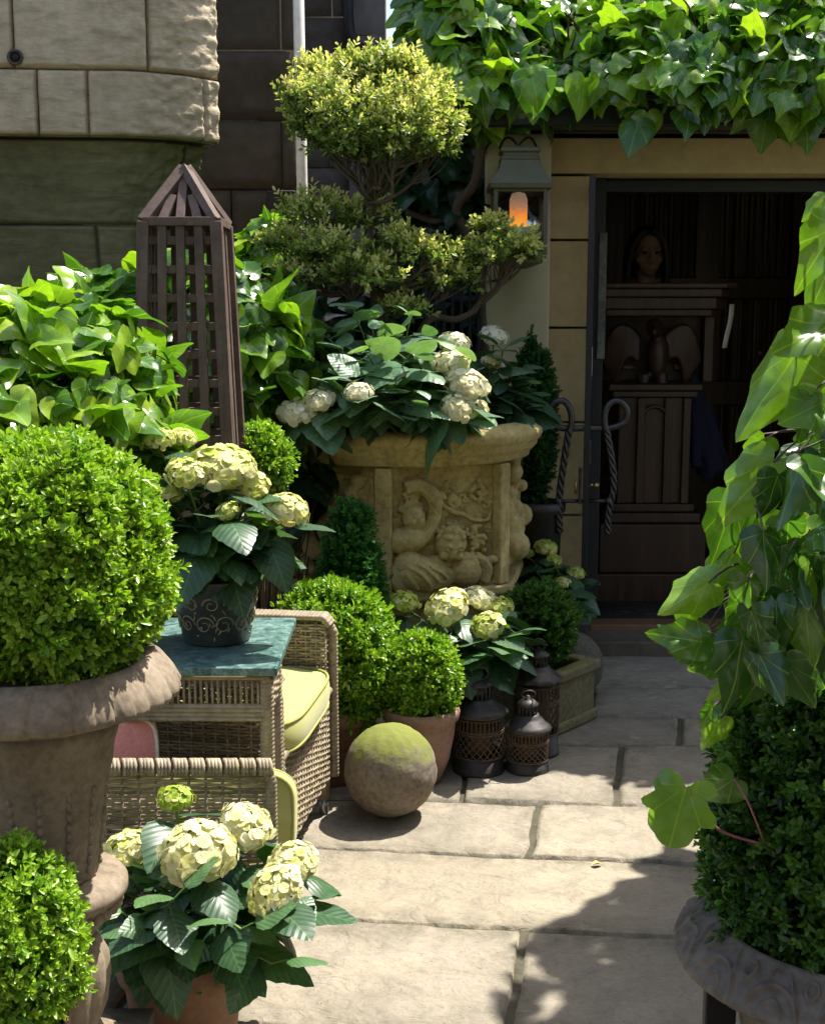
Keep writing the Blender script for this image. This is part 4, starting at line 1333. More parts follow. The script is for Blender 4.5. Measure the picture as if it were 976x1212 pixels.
def side_chair():
    Y = 2.545
    xl, xr = -.93, atY(323, 930, Y)[0]
    zt = atY(240, 897, Y)[2]
    t = thing('wicker_chair', 'wicker chair seen from behind, its scalloped top above the hydrangea', 'chair', ((xl + xr) / 2, 2.75, 0))
    W = xr - xl
    g = G(); weave(g, (xl, Y, .10), (1, 0, 0), (0, 0, 1), W, zt - .10 - .025, row=.0085, stake=.034)
    wrap_tube(g, [(xr - .004, Y, .10), (xr - .004, Y, zt - .05), (xr - .012, Y, zt - .025), (xr - .03, Y, zt - .018)], .013, .009)
    wrap_tube(g, [(xl + .004, Y, .10), (xl + .004, Y, zt - .03)], .013, .009)
    # scalloped border: fat wrapped bundles
    n = int(W / .034)
    for k in range(n):
        x = xl + (k + .5) * W / n
        for q in range(4):
            a = np.linspace(-.3, PI + .3, 9)
            g.tube(np.stack([x + (q - 1.5) * .0072 + .006 * np.cos(a), Y - .016 * np.cos(a), zt - .026 + .021 * np.sin(a)], 1), .0052 * RNG.uniform(.9, 1.08), 6, tint=RNG.uniform(.2, .95))
    g.build('backrest', MAT['wicker'], t)
    g = G()
    sr = -.36
    g.box(((xl + sr) / 2, 2.78, .40), (sr - xl, .42, .03)); weave(g, (sr, 2.57, .16), (0, 1, 0), (0, 0, 1), .42, .24); weave(g, (xl, 2.57, .16), (0, 1, 0), (0, 0, 1), .42, .24)
    g.build('seat', MAT['wicker'], t)
    for x, y in ((xl + .03, Y + .01), (xr - .16, Y + .01), (xl + .03, 2.96), (sr - .03, 2.96)):
        g = G(); g.tube(np.array([[x, y, 0], [x, y, .40]]), .017, 10); g.build('leg', MAT['wicker'], t)
    return xl, xr, zt
xl, xr, zt = side_chair()
ty = math.radians(78)
cushion('back_cushion', 'lime green cushion upright against the near wicker chair', (-.56, 2.645, .415), (.60, .20, .09), 0, [[1, 0, 0], [0, math.cos(ty), -math.sin(ty)], [0, math.sin(ty), math.cos(ty)]])
p = atY(168, 893, 2.80)
cushion('pillow', 'pink and cream pillow peeping out behind the large left urn', (p[0] - .04, 2.77, p[2] - .02), (.16, .22, .09), .2, [[1, 0, 0], [0, math.cos(ty), -math.sin(ty)], [0, math.sin(ty), math.cos(ty)]], 'pink', 'creamcloth')

def table():
    x0, x1, y0, y1, zt = -.93, -.283, 2.735, 3.21, .72
    x1 = atY(328, 800, y0)[0]
    t = thing('marble_table', 'small wicker table with a green marble top under the potted hydrangea', 'table', ((x0 + x1) / 2, 2.93, 0))
    g = G(); g.box(((x0 + x1) / 2, (y0 + y1) / 2, zt - .010), (x1 - x0, y1 - y0, .020)); g.build('tabletop', MAT['marble'], t, bevel=.004)
    g = G(); g.box(((x0 + x1) / 2 - .004, (y0 + y1) / 2, zt - .027), (x1 - x0 - .03, y1 - y0 - .03, .012)); g.build('tabletop_frame', MAT['wicker'], t)
    g = G()
    xa, xb_ = x0 + .03, x1 - .02
    for k in range(46):
        x = xa + (xb_ - xa) * k / 45
        g.tube(np.array([[x, y0 + .022, zt - .035], [x, y0 + .022, zt - .10]]), .0034, 5)
    for z in (.115, .105, .095, .085): wrap_tube(g, [(xa, y0 + .022, zt - z - .01), (xb_, y0 + .022, zt - z - .01)], .006)
    weave(g, (xb_, y0 + .02, zt - .115), (0, 1, 0), (0, 0, 1), .20, .08)
    g.build('apron', MAT['wicker'], t)
    for x, y in ((xa, y0 + .03), (xb_ - .008, y0 + .03), (xa, 2.945), (xb_ - .008, 2.945)):
        g = G(); wrap_tube(g, [(x, y, 0), (x, y, zt - .03)], .017, .010); g.build('leg', MAT['wicker'], t)
table()

# ------------------------------------------------------------------ pots
def lathe_pot(name, label, prof, c, mat, cat='flower pot', group=None, soil=None, seg=56, rough=.0012):
    t = thing(name, label, cat, c, group)
    g = G(); g.lathe(prof, c, seg, rough=rough)
    g.build('pot_body', MAT[mat], t)
    if soil:
        r, z = soil
        g = G(); P = [(r * q, z + .008 * (1 - q)) for q in (1, .7, .4, .02)]
        g.lathe(P, c, 24, rough=.0); g.build('soil', MAT['soil'], t)
    return t

# painted tin pot on the table
TP = atZ(255, 752, .72); TP[1] = 2.985; TP[0] = (256 - CX) / F * (2.985 * cp + .7 * sp)
tp = lathe_pot('painted_pot', 'dark painted tin pot with gilt scrolls on the marble table', [(.02, .722), (.078, .722), (.081, .726), (.1045, .868), (.109, .874), (.110, .880), (.106, .882), (.102, .874), (.098, .85), (.02, .85)], (TP[0], TP[1], 0), 'tole', soil=(.1, .856))
tp.location.z = 0
g = G()
def onpot(a, z):
    r = .081 + (z - .726) / .142 * .0235 + .0006
    return np.array([TP[0] + r * math.cos(a), TP[1] + r * math.sin(a), z])
for a0 in np.arange(-PI + .2, .5, .52):
    for s_, zc, R in ((1, .775, .024), (-1, .825, .019)):
        tt = np.linspace(0, 1, 26)
        ang = a0 + .16 * s_ + s_ * (R * (1 - tt * .75)) * np.cos(tt * 8.5) / .09
        zz = zc + R * (1 - tt * .75) * np.sin(tt * 8.5)
        g.tube(np.array([onpot(p, q) for p, q in zip(ang, zz)]), np.linspace(.0022, .0011, 26), 5)
    for k in range(9):
        a, z = a0 + RNG.uniform(-.25, .25), .80 + RNG.uniform(-.055, .05)
        b, zb2 = a + RNG.uniform(-.12, .12), z + RNG.uniform(-.016, .016)
        g.tube(np.array([onpot(a + (b - a) * q, z + (zb2 - z) * q) for q in (0, .5, 1)]), [.0008, .0026, .0008], 5)
g.build('gilt_scrolls', MAT['gilt'], tp)
tp['label'] = 'dark painted tin pot with gilt scrolls on the marble table'

HP = np.array([atY(219, 1185, 2.34)[0], 2.34, 0])
lathe_pot('terracotta_pot', 'plain terracotta pot of the nearest hydrangea, at the bottom edge', [(.02, .0), (.085, .0), (.092, .01), (.118, .215), (.130, .22), (.134, .235), (.134, .27), (.128, .278), (.118, .275), (.112, .24), (.02, .24)], HP, 'terracotta', soil=(.116, .25))
BP3 = np.array([atY(392, 930, 3.98)[0], 3.98, 0])
lathe_pot('terracotta_pot', 'tall terracotta pot behind the mossy ball, holding the larger clipped box', [(.02, 0), (.11, 0), (.118, .01), (.143, .2), (.155, .205), (.157, .25), (.15, .258), (.138, .25), (.13, .22), (.02, .22)], BP3, 'terracotta', soil=(.14, .235))
BP4 = np.array([atY(498, 905, 3.94)[0], 3.94, 0])
lathe_pot('bowl_pot', 'bleached round-bellied pot behind the mossy stone ball', [(.02, 0), (.062, 0), (.066, .012), (.092, .08), (.108, .16), (.112, .205), (.124, .215), (.127, .238), (.123, .252), (.112, .25), (.104, .22), (.02, .22)], BP4, 'palepot', soil=(.108, .232))

# stone balls
c = atY(462, 928, 3.66)
t = thing('stone_ball', 'large mossy stone ball in sun on the flagstones', 'stone ball', (c[0], 3.66, 0))
g = G(); g.ell((c[0], 3.66, .139), .140, 96, rough=.014, nscale=26); g.build('ball', MAT['ball'], t)
SB2 = atY(672, 808, 4.83)
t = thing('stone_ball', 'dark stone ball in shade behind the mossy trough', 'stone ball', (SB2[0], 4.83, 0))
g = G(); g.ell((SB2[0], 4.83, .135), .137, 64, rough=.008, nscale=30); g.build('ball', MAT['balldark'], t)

# ------------------------------------------------------------------ stone trough
def trough():
    C0 = np.array([.485, 4.34]); d1 = np.array([.63, .777]); d2 = np.array([-.777, .63])
    L, W, H = .31, .34, .215
    ctr = C0 + d1 * L / 2 + d2 * W / 2
    rz = math.atan2(d1[1], d1[0])
    t = thing('stone_trough', 'low mossy stone trough with moulded rim beside the lanterns', 'trough', (*ctr, 0))
    g = G(); th_ = .035
    for s_ in (-1, 1):
        p = ctr + d2 * s_ * (W / 2 - th_ / 2); g.box((*p, H / 2), (L, th_, H - .03), rz)
        p = ctr + d1 * s_ * (L / 2 - th_ / 2); g.box((*p, H / 2 - .001), (th_, W - 2 * th_, H - .03), rz)
    g.build('trough_body', MAT['trough'], t, bevel=.006)
    for z, ov, hh, nm in ((H - .005, .018, .042, 'rim'), (.02, .014, .04, 'plinth')):
        g = G(); a = .058
        for s_ in (-1, 1):
            p = ctr + d2 * s_ * (W / 2 + ov - a / 2); g.box((*p, z), (L + 2 * ov, a, hh), rz)
            p = ctr + d1 * s_ * (L / 2 + ov - a / 2); g.box((*p, z - .0005), (a, W + 2 * ov - 2 * a, hh), rz)
        g.build(nm, MAT['trough'], t, bevel=.012)
    g = G(); g.box((*ctr, H - .06), (L - .08, W - .08, .02), rz); g.build('soil', MAT['soil'], t)
    return ctr
TRC = trough()

# ------------------------------------------------------------------ pierced lanterns
def lantern(label, c, r, hb, ht, scallop=False, ringtilt=.4):
    """hb body height, ht total height"""
    t = thing('tin_lantern', label, 'lantern', c, 'pierced tin lanterns on the flagstones')
    c = np.array(c, float)
    g = G(); g.lathe([(.01, .0), (r * 1.05, .0), (r * 1.05, .012), (r, .016), (r, hb * .30), (r * .985, hb * .30), (r * .985, .02), (.01, .02)], c, 48, rough=.0015, nscale=40); g.build('base', MAT['lantern'], t)
    g = G()
    a = np.linspace(0, 2 * PI, 49)
    for z in (hb * .30, hb * .70, hb * .735, hb * .93, hb * .99):
        g.tube(np.stack([c[0] + r * np.cos(a), c[1] + r * np.sin(a), c[2] + z + 0 * a], 1), .0028, 6, False)
    nh = 22
    z0, z1 = hb * .30, hb * .70
    for k in range(nh):
        for s_ in (-1, 1):
            q = np.linspace(0, 1, 13)
            ang = k * 2 * PI / nh + s_ * q * (2 * PI / nh) * 3
            g.tube(np.stack([c[0] + r * np.cos(ang), c[1] + r * np.sin(ang), c[2] + z0 + (z1 - z0) * q], 1), .0020, 4, False)
    for k in range(36):
        ang = k * 2 * PI / 36
        p = np.array([c[0] + r * math.cos(ang), c[1] + r * math.sin(ang), c[2]])
        g.tube(np.array([p + [0, 0, hb * .735], p + [0, 0, hb * .93]]), .0024, 4, False)
    g.build('pierced_body', MAT['lanternrust'], t)
    g = G(); g.lathe([(r * .55, hb * .1), (r * .55, hb * .95)], c, 24); g.build('dark_inner_cylinder', MAT['lanternrust'], t)  # opaque rusty dark cylinder added inside the lantern
    g = G(); nr = r * .46; hn = ht * .80
    sc_ = (lambda R, A, Z: R * (1 + .05 * np.cos(A * 12) * (Z < hb + .004))) if scallop else None
    g.lathe([(r * .9, hb), (r * 1.14, hb - .005), (r * 1.16, hb + .001), (r * 1.0, hb + .012), (r * .84, hb + .020), (r * .70, hb + .030), (nr * 1.25, hb + .036), (nr * 1.2, hb + .044), (nr, hb + .046), (.01, hb + .046)], c, 60, mod=sc_); g.build('roof', MAT['lantern'], t)
    g = G(); zc = hb + .046
    cap = hb + .046 + (ht - hb) * .30
    for k in range(14):
        ang = k * 2 * PI / 14; p = np.array([c[0] + nr * .92 * math.cos(ang), c[1] + nr * .92 * math.sin(ang), c[2]])
        g.tube(np.array([p + [0, 0, zc - .004], p + [0, 0, cap]]), .0028, 4, False)
    g.lathe([(nr * .6, zc - .002), (nr * .6, cap)], c, 16)
    g.lathe([(.004, cap - .002), (nr * 1.12, cap - .003), (nr * 1.15, cap + .003), (nr * .7, cap + .015), (nr * .25, cap + .02), (nr * .22, cap + .03), (.003, cap + .032)], c, 32)
    g.build('chimney', MAT['lantern'], t)
    rr = r * .33
    a = np.linspace(0, 2 * PI, 33)
    g = G(); ctr = c + np.array([0, -nr * .55, cap + .022 + rr * .75])
    g.tube(np.stack([ctr[0] + rr * np.cos(a), ctr[1] - rr * np.sin(a) * ringtilt, ctr[2] + rr * np.sin(a) * (1 - ringtilt * .3)], 1), .0026, 6, False); g.build('carry_ring', MAT['lantern'], t)
    return t
p = atY(566, 925, 4.03); lantern('tall round tin lantern beside the bleached pot', (p[0], 4.03, 0), .083, .205, .355)
p = atY(623, 925, 4.03); lantern('shortest tin lantern, front of the group', (p[0], 4.03, 0), .069, .15, .252, ringtilt=.7)
p = atY(634, 900, 4.20); lantern('scalloped tin lantern standing against the mossy trough', (p[0], 4.205, 0), .076, .265, .385, True)

# ------------------------------------------------------------------ left foreground urn
UL = np.array([atY(50, 900, 2.0)[0], 2.0, 0])
def urn_left():
    t = thing('stone_urn', 'large pale stone urn with flared leaf-carved rim at the left edge', 'urn', UL)
    z = lambda y, Y=2.0: atY(55, y, Y)[2]
    g = G()
    def rim(R, A, Z):
        w = np.clip((R - .17) / .04, 0, 1)
        ph = (A * 20 / (2 * PI) + (R - .17) * 7) % 1.0
        leaf = np.abs(ph - .5) * 2
        return R + w * (.005 * (1 - leaf ** 2) - .008 * np.exp(-((1 - leaf) / .10) ** 2) - .004 * np.exp(-(leaf / .09) ** 2))
    g.lathe([(.155, .92), (.160, .946), (.185, .952), (.198, .940), (.214, .918), (.226, .896), (.224, .886), (.205, .878), (.170, .868), (.135, .858), (.128, .846)], UL, 520, mod=rim, rough=.0012)
    g.build('rim', MAT['urn'], t)
    g = G()
    def gad(R, A, Z):
        return R + .0022 * np.abs(np.sin(A * 7)) * (Z < .8)
    g.lathe([(.05, .87), (.130, .85), (.128, .83), (.119, .80), (.112, .77), (.104, .735), (.096, .67), (.090, .61), (.083, .58), (.074, .566), (.05, .56)], UL, 140, mod=gad, rough=.0018)
    ang = np.arange(0, 2 * PI, PI / 7)
    for a in ang:
        for zz in np.linspace(.60, .74, 9):
            r = np.interp(zz, [.58, .61, .67, .735, .8], [.083, .09, .096, .104, .119])
            g.ell((UL[0] + r * math.cos(a), UL[1] + r * math.sin(a), zz), (.006, .006, .0075), 8)
    g.build('bowl', MAT['urn'], t)
    g = G(); g.lathe([(.02, .575), (.09, .575), (.124, .568), (.132, .558), (.132, .545), (.120, .536), (.115, .528), (.110, .515), (.098, .497), (.085, .485), (.075, .47), (.02, .465)], UL, 72, rough=.0015)
    for a in np.arange(0, 2 * PI, 2 * PI / 34): g.ell((UL[0] + .114 * math.cos(a), UL[1] + .114 * math.sin(a), .525), (.010, .010, .013), 8)
    g.build('foot', MAT['urn'], t)
    g = G(); g.lathe([(.02, .475), (.07, .472), (.078, .45), (.090, .425), (.092, .39), (.085, .34), (.075, .30), (.085, .28), (.11, .27), (.12, .25), (.02, .25)], UL, 144, mod=lambda R, A, Z: R + .006 * np.abs(np.sin(A * 6)) * ((Z > .3) & (Z < .46)), rough=.0015)
    g.box((UL[0], UL[1], .125), (.28, .28, .25)); g.build('pedestal', MAT['urn'], t)
    g = G(); g.lathe([(.16, .935), (.1, .945), (.02, .948)], UL, 24); g.build('soil', MAT['soil'], t)
urn_left()

# right foreground urn
UR = np.array([atY(1000, 1100, 1.86)[0], 1.86, 0])
RZ = atY(1000, 1096, 1.86)[2]
def urn_right():
    t = thing('stone_urn', 'dark stone urn with a scroll-carved rim at the right edge', 'urn', UR)
    r0 = .262
    g = G()
    def rim(R, A, Z):
        w = np.clip((R - .205) / .012, 0, 1) * np.clip((r0 + .002 - R) / .012, 0, 1)
        ph = (A * 15 / (2 * PI)) % 1.0
        v = (R - .21) / (r0 - .21)
        d = np.abs(np.hypot((ph - .5) * 1.7, v - 1.0) - .62)
        d2 = np.abs(np.hypot((ph - .5) * 2.0, v - .95) - .28)
        d3 = np.abs(np.hypot(((ph + .5) % 1 - .5) * 2.2, v - .25) - .2)
        d4 = np.where(v < .55, np.abs(np.abs(ph - .5) - .12 - .3 * v), 9)
        ridge = np.maximum.reduce([np.exp(-(d / .055) ** 2), .8 * np.exp(-(d2 / .05) ** 2), .9 * np.exp(-(d3 / .05) ** 2), .7 * np.exp(-(d4 / .03) ** 2)])
        return ridge * w
    prof = [(.190, RZ - .01), (.193, RZ + .012), (.199, RZ + .016), (.205, RZ + .012)] + [(.205 + (r0 - .205) * q, RZ + .010 - .052 * q ** 1.25) for q in np.linspace(.03, 1, 30)] + [(r0 - .001, RZ - .052), (.235, RZ - .058), (.185, RZ - .068), (.165, RZ - .08)]
    P = np.array(prof)
    seg = 900
    a = np.arange(seg) * 2 * PI / seg
    R = np.repeat(P[:, 0][:, None], seg, 1); Z = np.repeat(P[:, 1][:, None], seg, 1); A = np.repeat(a[None], len(P), 0)
    hgt = rim(R, A, Z) * ((np.arange(len(P)) > 2) & (np.arange(len(P)) < 35))[:, None]
    Z = Z + .0085 * hgt; R2 = R + .006 * hgt
    V = np.stack([UR[0] + R2 * np.cos(A), UR[1] + R2 * np.sin(A), Z], -1)
    V = np.concatenate([V, V[:, :1]], 1)
    g.grid(V); g.build('rim', MAT['urndark'], t)
    g = G(); g.lathe([(.05, RZ - .03), (.188, RZ - .02), (.170, RZ - .08), (.163, RZ - .12), (.150, RZ - .2), (.11, RZ - .27), (.06, RZ - .31), (.05, RZ - .34), (.08, RZ - .37), (.12, RZ - .39), (.02, RZ - .40)], UR, 96, rough=.0015); g.build('bowl', MAT['urndark'], t)
    g = G(); g.box((UR[0], UR[1], (RZ - .39) / 2), (.3, .3, RZ - .39)); g.build('pedestal', MAT['urndark'], t, bevel=.008)
    hp = atY(853, 1140, 1.88)
    g = G(); g.beam(hp + [0, 0, .0], hp - [0, 0, .30], .022, .05, up=(1, 0, 0)); g.beam(hp - [0, 0, .27], [UR[0], UR[1], hp[2] - .27], .022, .03); g.build('side_bracket', MAT['iron'], t, bevel=.004)
    g = G(); g.lathe([(.19, RZ - .004), (.1, RZ + .006), (.02, RZ + .008)], UR, 24); g.build('soil', MAT['soil'], t)
urn_right()

# ------------------------------------------------------------------ carved stone planter
PC = np.array([atY(481, 520, 4.95)[0], 4.95, 0]); PHI = math.radians(20)
PR = .478
def planter():
    t = thing('stone_planter', 'big hexagonal carved stone planter with a heavy round rim', 'planter', PC)
    ztop = 1.092; zb_ = .50
    g = G()
    g.lathe([(.40, ztop - .06), (.41, ztop - .004), (.44, ztop + .002), (.50, ztop - .006), (.527, ztop - .022), (.532, ztop - .04), (.522, ztop - .062), (.512, ztop - .070), (.512, ztop - .082), (.498, ztop - .098), (.483, ztop - .112), (.481, ztop - .126), (.468, ztop - .134), (.30, ztop - .136)], PC, 120, rough=.004, nscale=9)
    g.build('rim', MAT['planter'], t)
    def corner(k, R): 
        a = PHI + math.radians(30 + 60 * k)
        return np.array([PC[0] + R * math.sin(a), PC[1] - R * math.cos(a)])
    zt = ztop - .136
    g = G()
    for k in range(6):
        a, b = corner(k - 1, PR - .03), corner(k, PR - .03)
        n, m = 40, 44
        u = np.linspace(0, 1, n); z = np.linspace(zb_, zt, m)
        U, Z = np.meshgrid(u, z)
        nn = unit(np.array([(a + b)[0] / 2 - PC[0], (a + b)[1] / 2 - PC[1]]))
        X = a[0] + (b[0] - a[0]) * U; Yq = a[1] + (b[1] - a[1]) * U
        D = .005 * fbm(np.stack([X, Yq, Z], -1).reshape(-1, 3) * 12, 4).reshape(X.shape)
        g.grid(np.stack([X + nn[0] * D, Yq + nn[1] * D, Z], -1))
    g.build('body', MAT['planter'], t)
    for k in range(6):
        p = corner(k, PR - .018); a = PHI + math.radians(30 + 60 * k)
        g = G(); g.box((*p, (zb_ + zt) / 2), (.062, .042, zt - zb_ - .002), a); g.build('corner_pilaster', MAT['planter'], t, bevel=.008)
    g = G(); g.lathe([(.30, zb_), (PR + .03, zb_), (PR + .035, zb_ - .03), (PR + .01, zb_ - .05), (PR - .05, zb_ - .07), (PR - .06, .1), (PR - .01, .08), (PR - .01, 0), (.3, 0)], PC, 6, rz=PI / 2 * 3 + PHI + math.radians(30)); g.build('plinth', MAT['planter'], t, smooth=False, bevel=.006)
    g = G(); g.lathe([(.42, ztop - .03), (.2, ztop), (.02, ztop + .005)], PC, 32); g.build('soil', MAT['soil'], t)
    # carved panels: figures in high relief
    a, b = corner(-1, PR - .03), corner(0, PR - .03)
    n3 = np.array([math.sin(PHI), -math.cos(PHI), 0]); p0 = np.array([*a, 0])
    def fp(zx, zy, lift=0.0):
        d = ray(440 + zx / 4.436, 540 + zy / 4.436); o = np.array([0, 0, CZ])
        s_ = np.dot(p0 - o, n3) / np.dot(d, n3)
        return o + d * s_ + n3 * lift
    k = 1 / 4.436 * mpp(4.6)
    u3 = np.array([math.cos(PHI), math.sin(PHI), 0])
    g = G()
    def E(zx, zy, rx, ry, lift=.3, rot=0.0, rd=None):
        rx, ry = rx * k, ry * k
        rdd = (rd or 1.05) * min(rx, ry)
        Mx = np.stack([u3 * math.cos(rot) - np.array([0, 0, 1]) * math.sin(rot), n3, u3 * math.sin(rot) + np.array([0, 0, 1]) * math.cos(rot)], 1)
        g.ell(fp(zx, zy, lift * min(rx, ry)), (rx, rdd, ry), 18, Mx)
    def Tb(pts, r, lift=.5):
        g.tube(cat([fp(x, y, lift * r * k) for x, y in pts], 6), r * k, 8)
    def S(head, x, y):      # lift (in zoom pixels) of the surface of a laid ellipsoid at x, y
        hx, hy, rx, ry, lf = head
        q = 1 - ((x - hx) / rx) ** 2 - ((y - hy) / ry) ** 2
        return lf * min(rx, ry) + 1.05 * min(rx, ry) * math.sqrt(max(q, 0.0))
    def EA(head, x, y, rx, ry, sink=.35, rot=0.0):
        m_ = min(rx, ry); E(x, y, rx, ry, (S(head, x, y) - m_ * sink) / m_, rot)
    def TA(head, pts, r, sink=.2):
        g.tube(cat([fp(x, y, (S(head, x, y) - r * sink) * k) for x, y in pts], 6), r * k, 7)
    # front child: head, curls, face, body, arms
    hd = (392, 448, 86, 92, .55)
    E(*hd, .15)
    for i in range(34):
        an = RNG.uniform(-.05, PI * 1.08); rr_ = RNG.uniform(.35, .98)
        x, y = 395 + 84 * rr_ * math.cos(an), 418 - 72 * rr_ * math.sin(an)
        if y < 415: EA(hd, x, y, RNG.uniform(15, 24), RNG.uniform(13, 20), .25, RNG.uniform(0, 3))
    EA(hd, 350, 505, 30, 26, .55); EA(hd, 420, 508, 28, 26, .55)                 # cheeks
    EA(hd, 385, 492, 12, 26, .05, .15); EA(hd, 383, 510, 17, 11, .0)             # nose
    EA(hd, 382, 532, 21, 6, .2); EA(hd, 381, 541, 17, 6, .2); EA(hd, 378, 562, 22, 13, .3)
    TA(hd, [(338, 462), (352, 450), (370, 458)], 6); TA(hd, [(402, 460), (420, 452), (438, 466)], 6)
    EA(hd, 354, 472, 13, 8, .4); EA(hd, 420, 474, 13, 8, .4)
    E(470, 455, 20, 32, 1.2)
    bo = (245, 610, 150, 100, .45)
    E(*bo, .25); E(180, 560, 90, 70, .6); E(300, 570, 90, 60, .6)
    for pts in ([(150, 560), (200, 590), (250, 640), (270, 690)], [(200, 545), (250, 580), (300, 630)], [(140, 600), (175, 640), (200, 680)], [(260, 560), (320, 590), (350, 620)]):
        TA(bo, pts, 11)
    Tb([(350, 590), (395, 620), (340, 665), (250, 700), (170, 712)], 34, 1.5); E(150, 712, 36, 26, 2.2)
    for i in range(4): Tb([(150 - i * 12, 700 + i * 4), (128 - i * 8, 716 + i * 3)], 8, 6.0)
    Tb([(130, 560), (115, 610), (125, 670), (150, 700)], 36, 1.2)
    # upper child with raised arm
    h2 = (205, 318, 62, 72, .6)
    E(*h2, -.2); EA(h2, 216, 322, 9, 18, .1, -.2); EA(h2, 216, 340, 14, 6, .2); EA(h2, 185, 330, 18, 18, .6); EA(h2, 236, 330, 14, 18, .6); EA(h2, 190, 306, 10, 6, .3); EA(h2, 232, 304, 9, 6, .3)
    for i in range(20):
        an = RNG.uniform(.2, PI); q_ = RNG.uniform(.7, 1.05); E(195 + 62 * q_ * math.cos(an), 292 - 58 * q_ * math.sin(an), 17, 14, 2.2)
    Tb([(160, 165), (225, 150), (290, 185), (318, 250), (310, 320), (285, 380), (255, 430)], 40, .9)
    E(190, 430, 100, 72, .35); E(130, 440, 60, 70, .35); Tb([(110, 400), (170, 455), (240, 470)], 10, 6.0)
    # scroll band, vine leaves, fruit
    Tb([(225, 125), (300, 150), (345, 205), (360, 250), (420, 290), (470, 300)], 14, 1.4); Tb([(470, 300), (520, 330), (600, 330), (620, 280)], 10, 1.4)
    for (x, y, s_) in ((390, 180, 60), (430, 240, 44), (550, 190, 64), (590, 240, 44), (470, 230, 44), (555, 140, 34), (500, 300, 38), (610, 380, 36)):
        for i in range(7):
            an = i * 2 * PI / 7 + RNG.uniform(0, 1); E(x + s_ * .55 * math.cos(an), y + s_ * .55 * math.sin(an), s_ * .42, s_ * .22, 1.0, -an)
        E(x, y, s_ * .2, s_ * .2, 1.8)
    for i in range(44):
        E(535 + RNG.normal(0, 26), 440 + RNG.normal(0, 46), 14, 14, 1.8)
    for i in range(16): E(180 + RNG.normal(0, 25), 185 + RNG.normal(0, 26), 13, 13, 2.4)
    # small beast and hand
    E(470, 600, 92, 86, .45)
    h3 = (480, 545, 74, 46, .8)
    E(*h3); EA(h3, 455, 545, 14, 8, .3); EA(h3, 505, 543, 14, 8, .3); EA(h3, 480, 560, 22, 14, .2); E(425, 520, 18, 22, 1.6); E(545, 525, 22, 30, 1.6)
    for i in range(26):
        an = RNG.uniform(0, 2 * PI); E(478 + 84 * math.cos(an), 575 + 66 * math.sin(an), 15, 22, 2.4, RNG.uniform(0, 3))
    Tb([(520, 520), (575, 550), (590, 600), (570, 650)], 32, 1.1); E(615, 535, 36, 24, 1.6)
    for i in range(4): Tb([(625 + i * 3, 520 + i * 9), (650, 516 + i * 10)], 7, 5.0)
    for i in range(18): E(585 + RNG.normal(0, 18), 640 + RNG.normal(0, 34), 20, 12, 1.5, RNG.uniform(0, 3))
    E(440, 690, 100, 40, .5)
    # a thin backing so the figures join the panel
    for i in range(40):
        E(RNG.uniform(120, 600), RNG.uniform(170, 690), RNG.uniform(14, 34), RNG.uniform(10, 26), .15, RNG.uniform(0, 3), .45)
    g.build('relief_carving', MAT['planter'], t, remesh=.0027, smooth_iter=1)
    # right-hand panel and left-hand panel carvings
    for kk, nm in ((1, 'relief_carving'), (-1, 'relief_carving'), (-2, 'relief_carving')):
        a, b = corner(kk - 1, PR - .03), corner(kk, PR - .03)
        aa = PHI + math.radians(60 * kk)
        nk = np.array([math.sin(aa), -math.cos(aa), 0])
        g = G()
        for (u, v, r) in ((.3, .80, .055), (.34, .66, .045), (.36, .50, .075), (.3, .30, .085), (.5, .2, .07), (.7, .75, .05), (.72, .45, .07), (.6, .6, .05), (.75, .2, .06), (.2, .15, .06), (.45, .88, .04)):
            q = np.array([*(a + (b - a) * u), zb_ + (zt - zb_) * v])
            for j in range(5):
                g.ell(q + RNG.normal(0, r * .35, 3) + nk * r * .15, r * RNG.uniform(.45, .8), 12)
        for u in (.12, .88):
            g.tube(np.array([[*(a + (b - a) * u), zb_ + .01], [*(a + (b - a) * u), zt - .02]]), .012, 8)
        g.tube(np.array([[*(a + (b - a) * .12), zt - .05], [*(a + (b - a) * .88), zt - .05]]), .012, 8)
        g.build(nm, MAT['planter'], t, remesh=.006, smooth_iter=2)
planter()

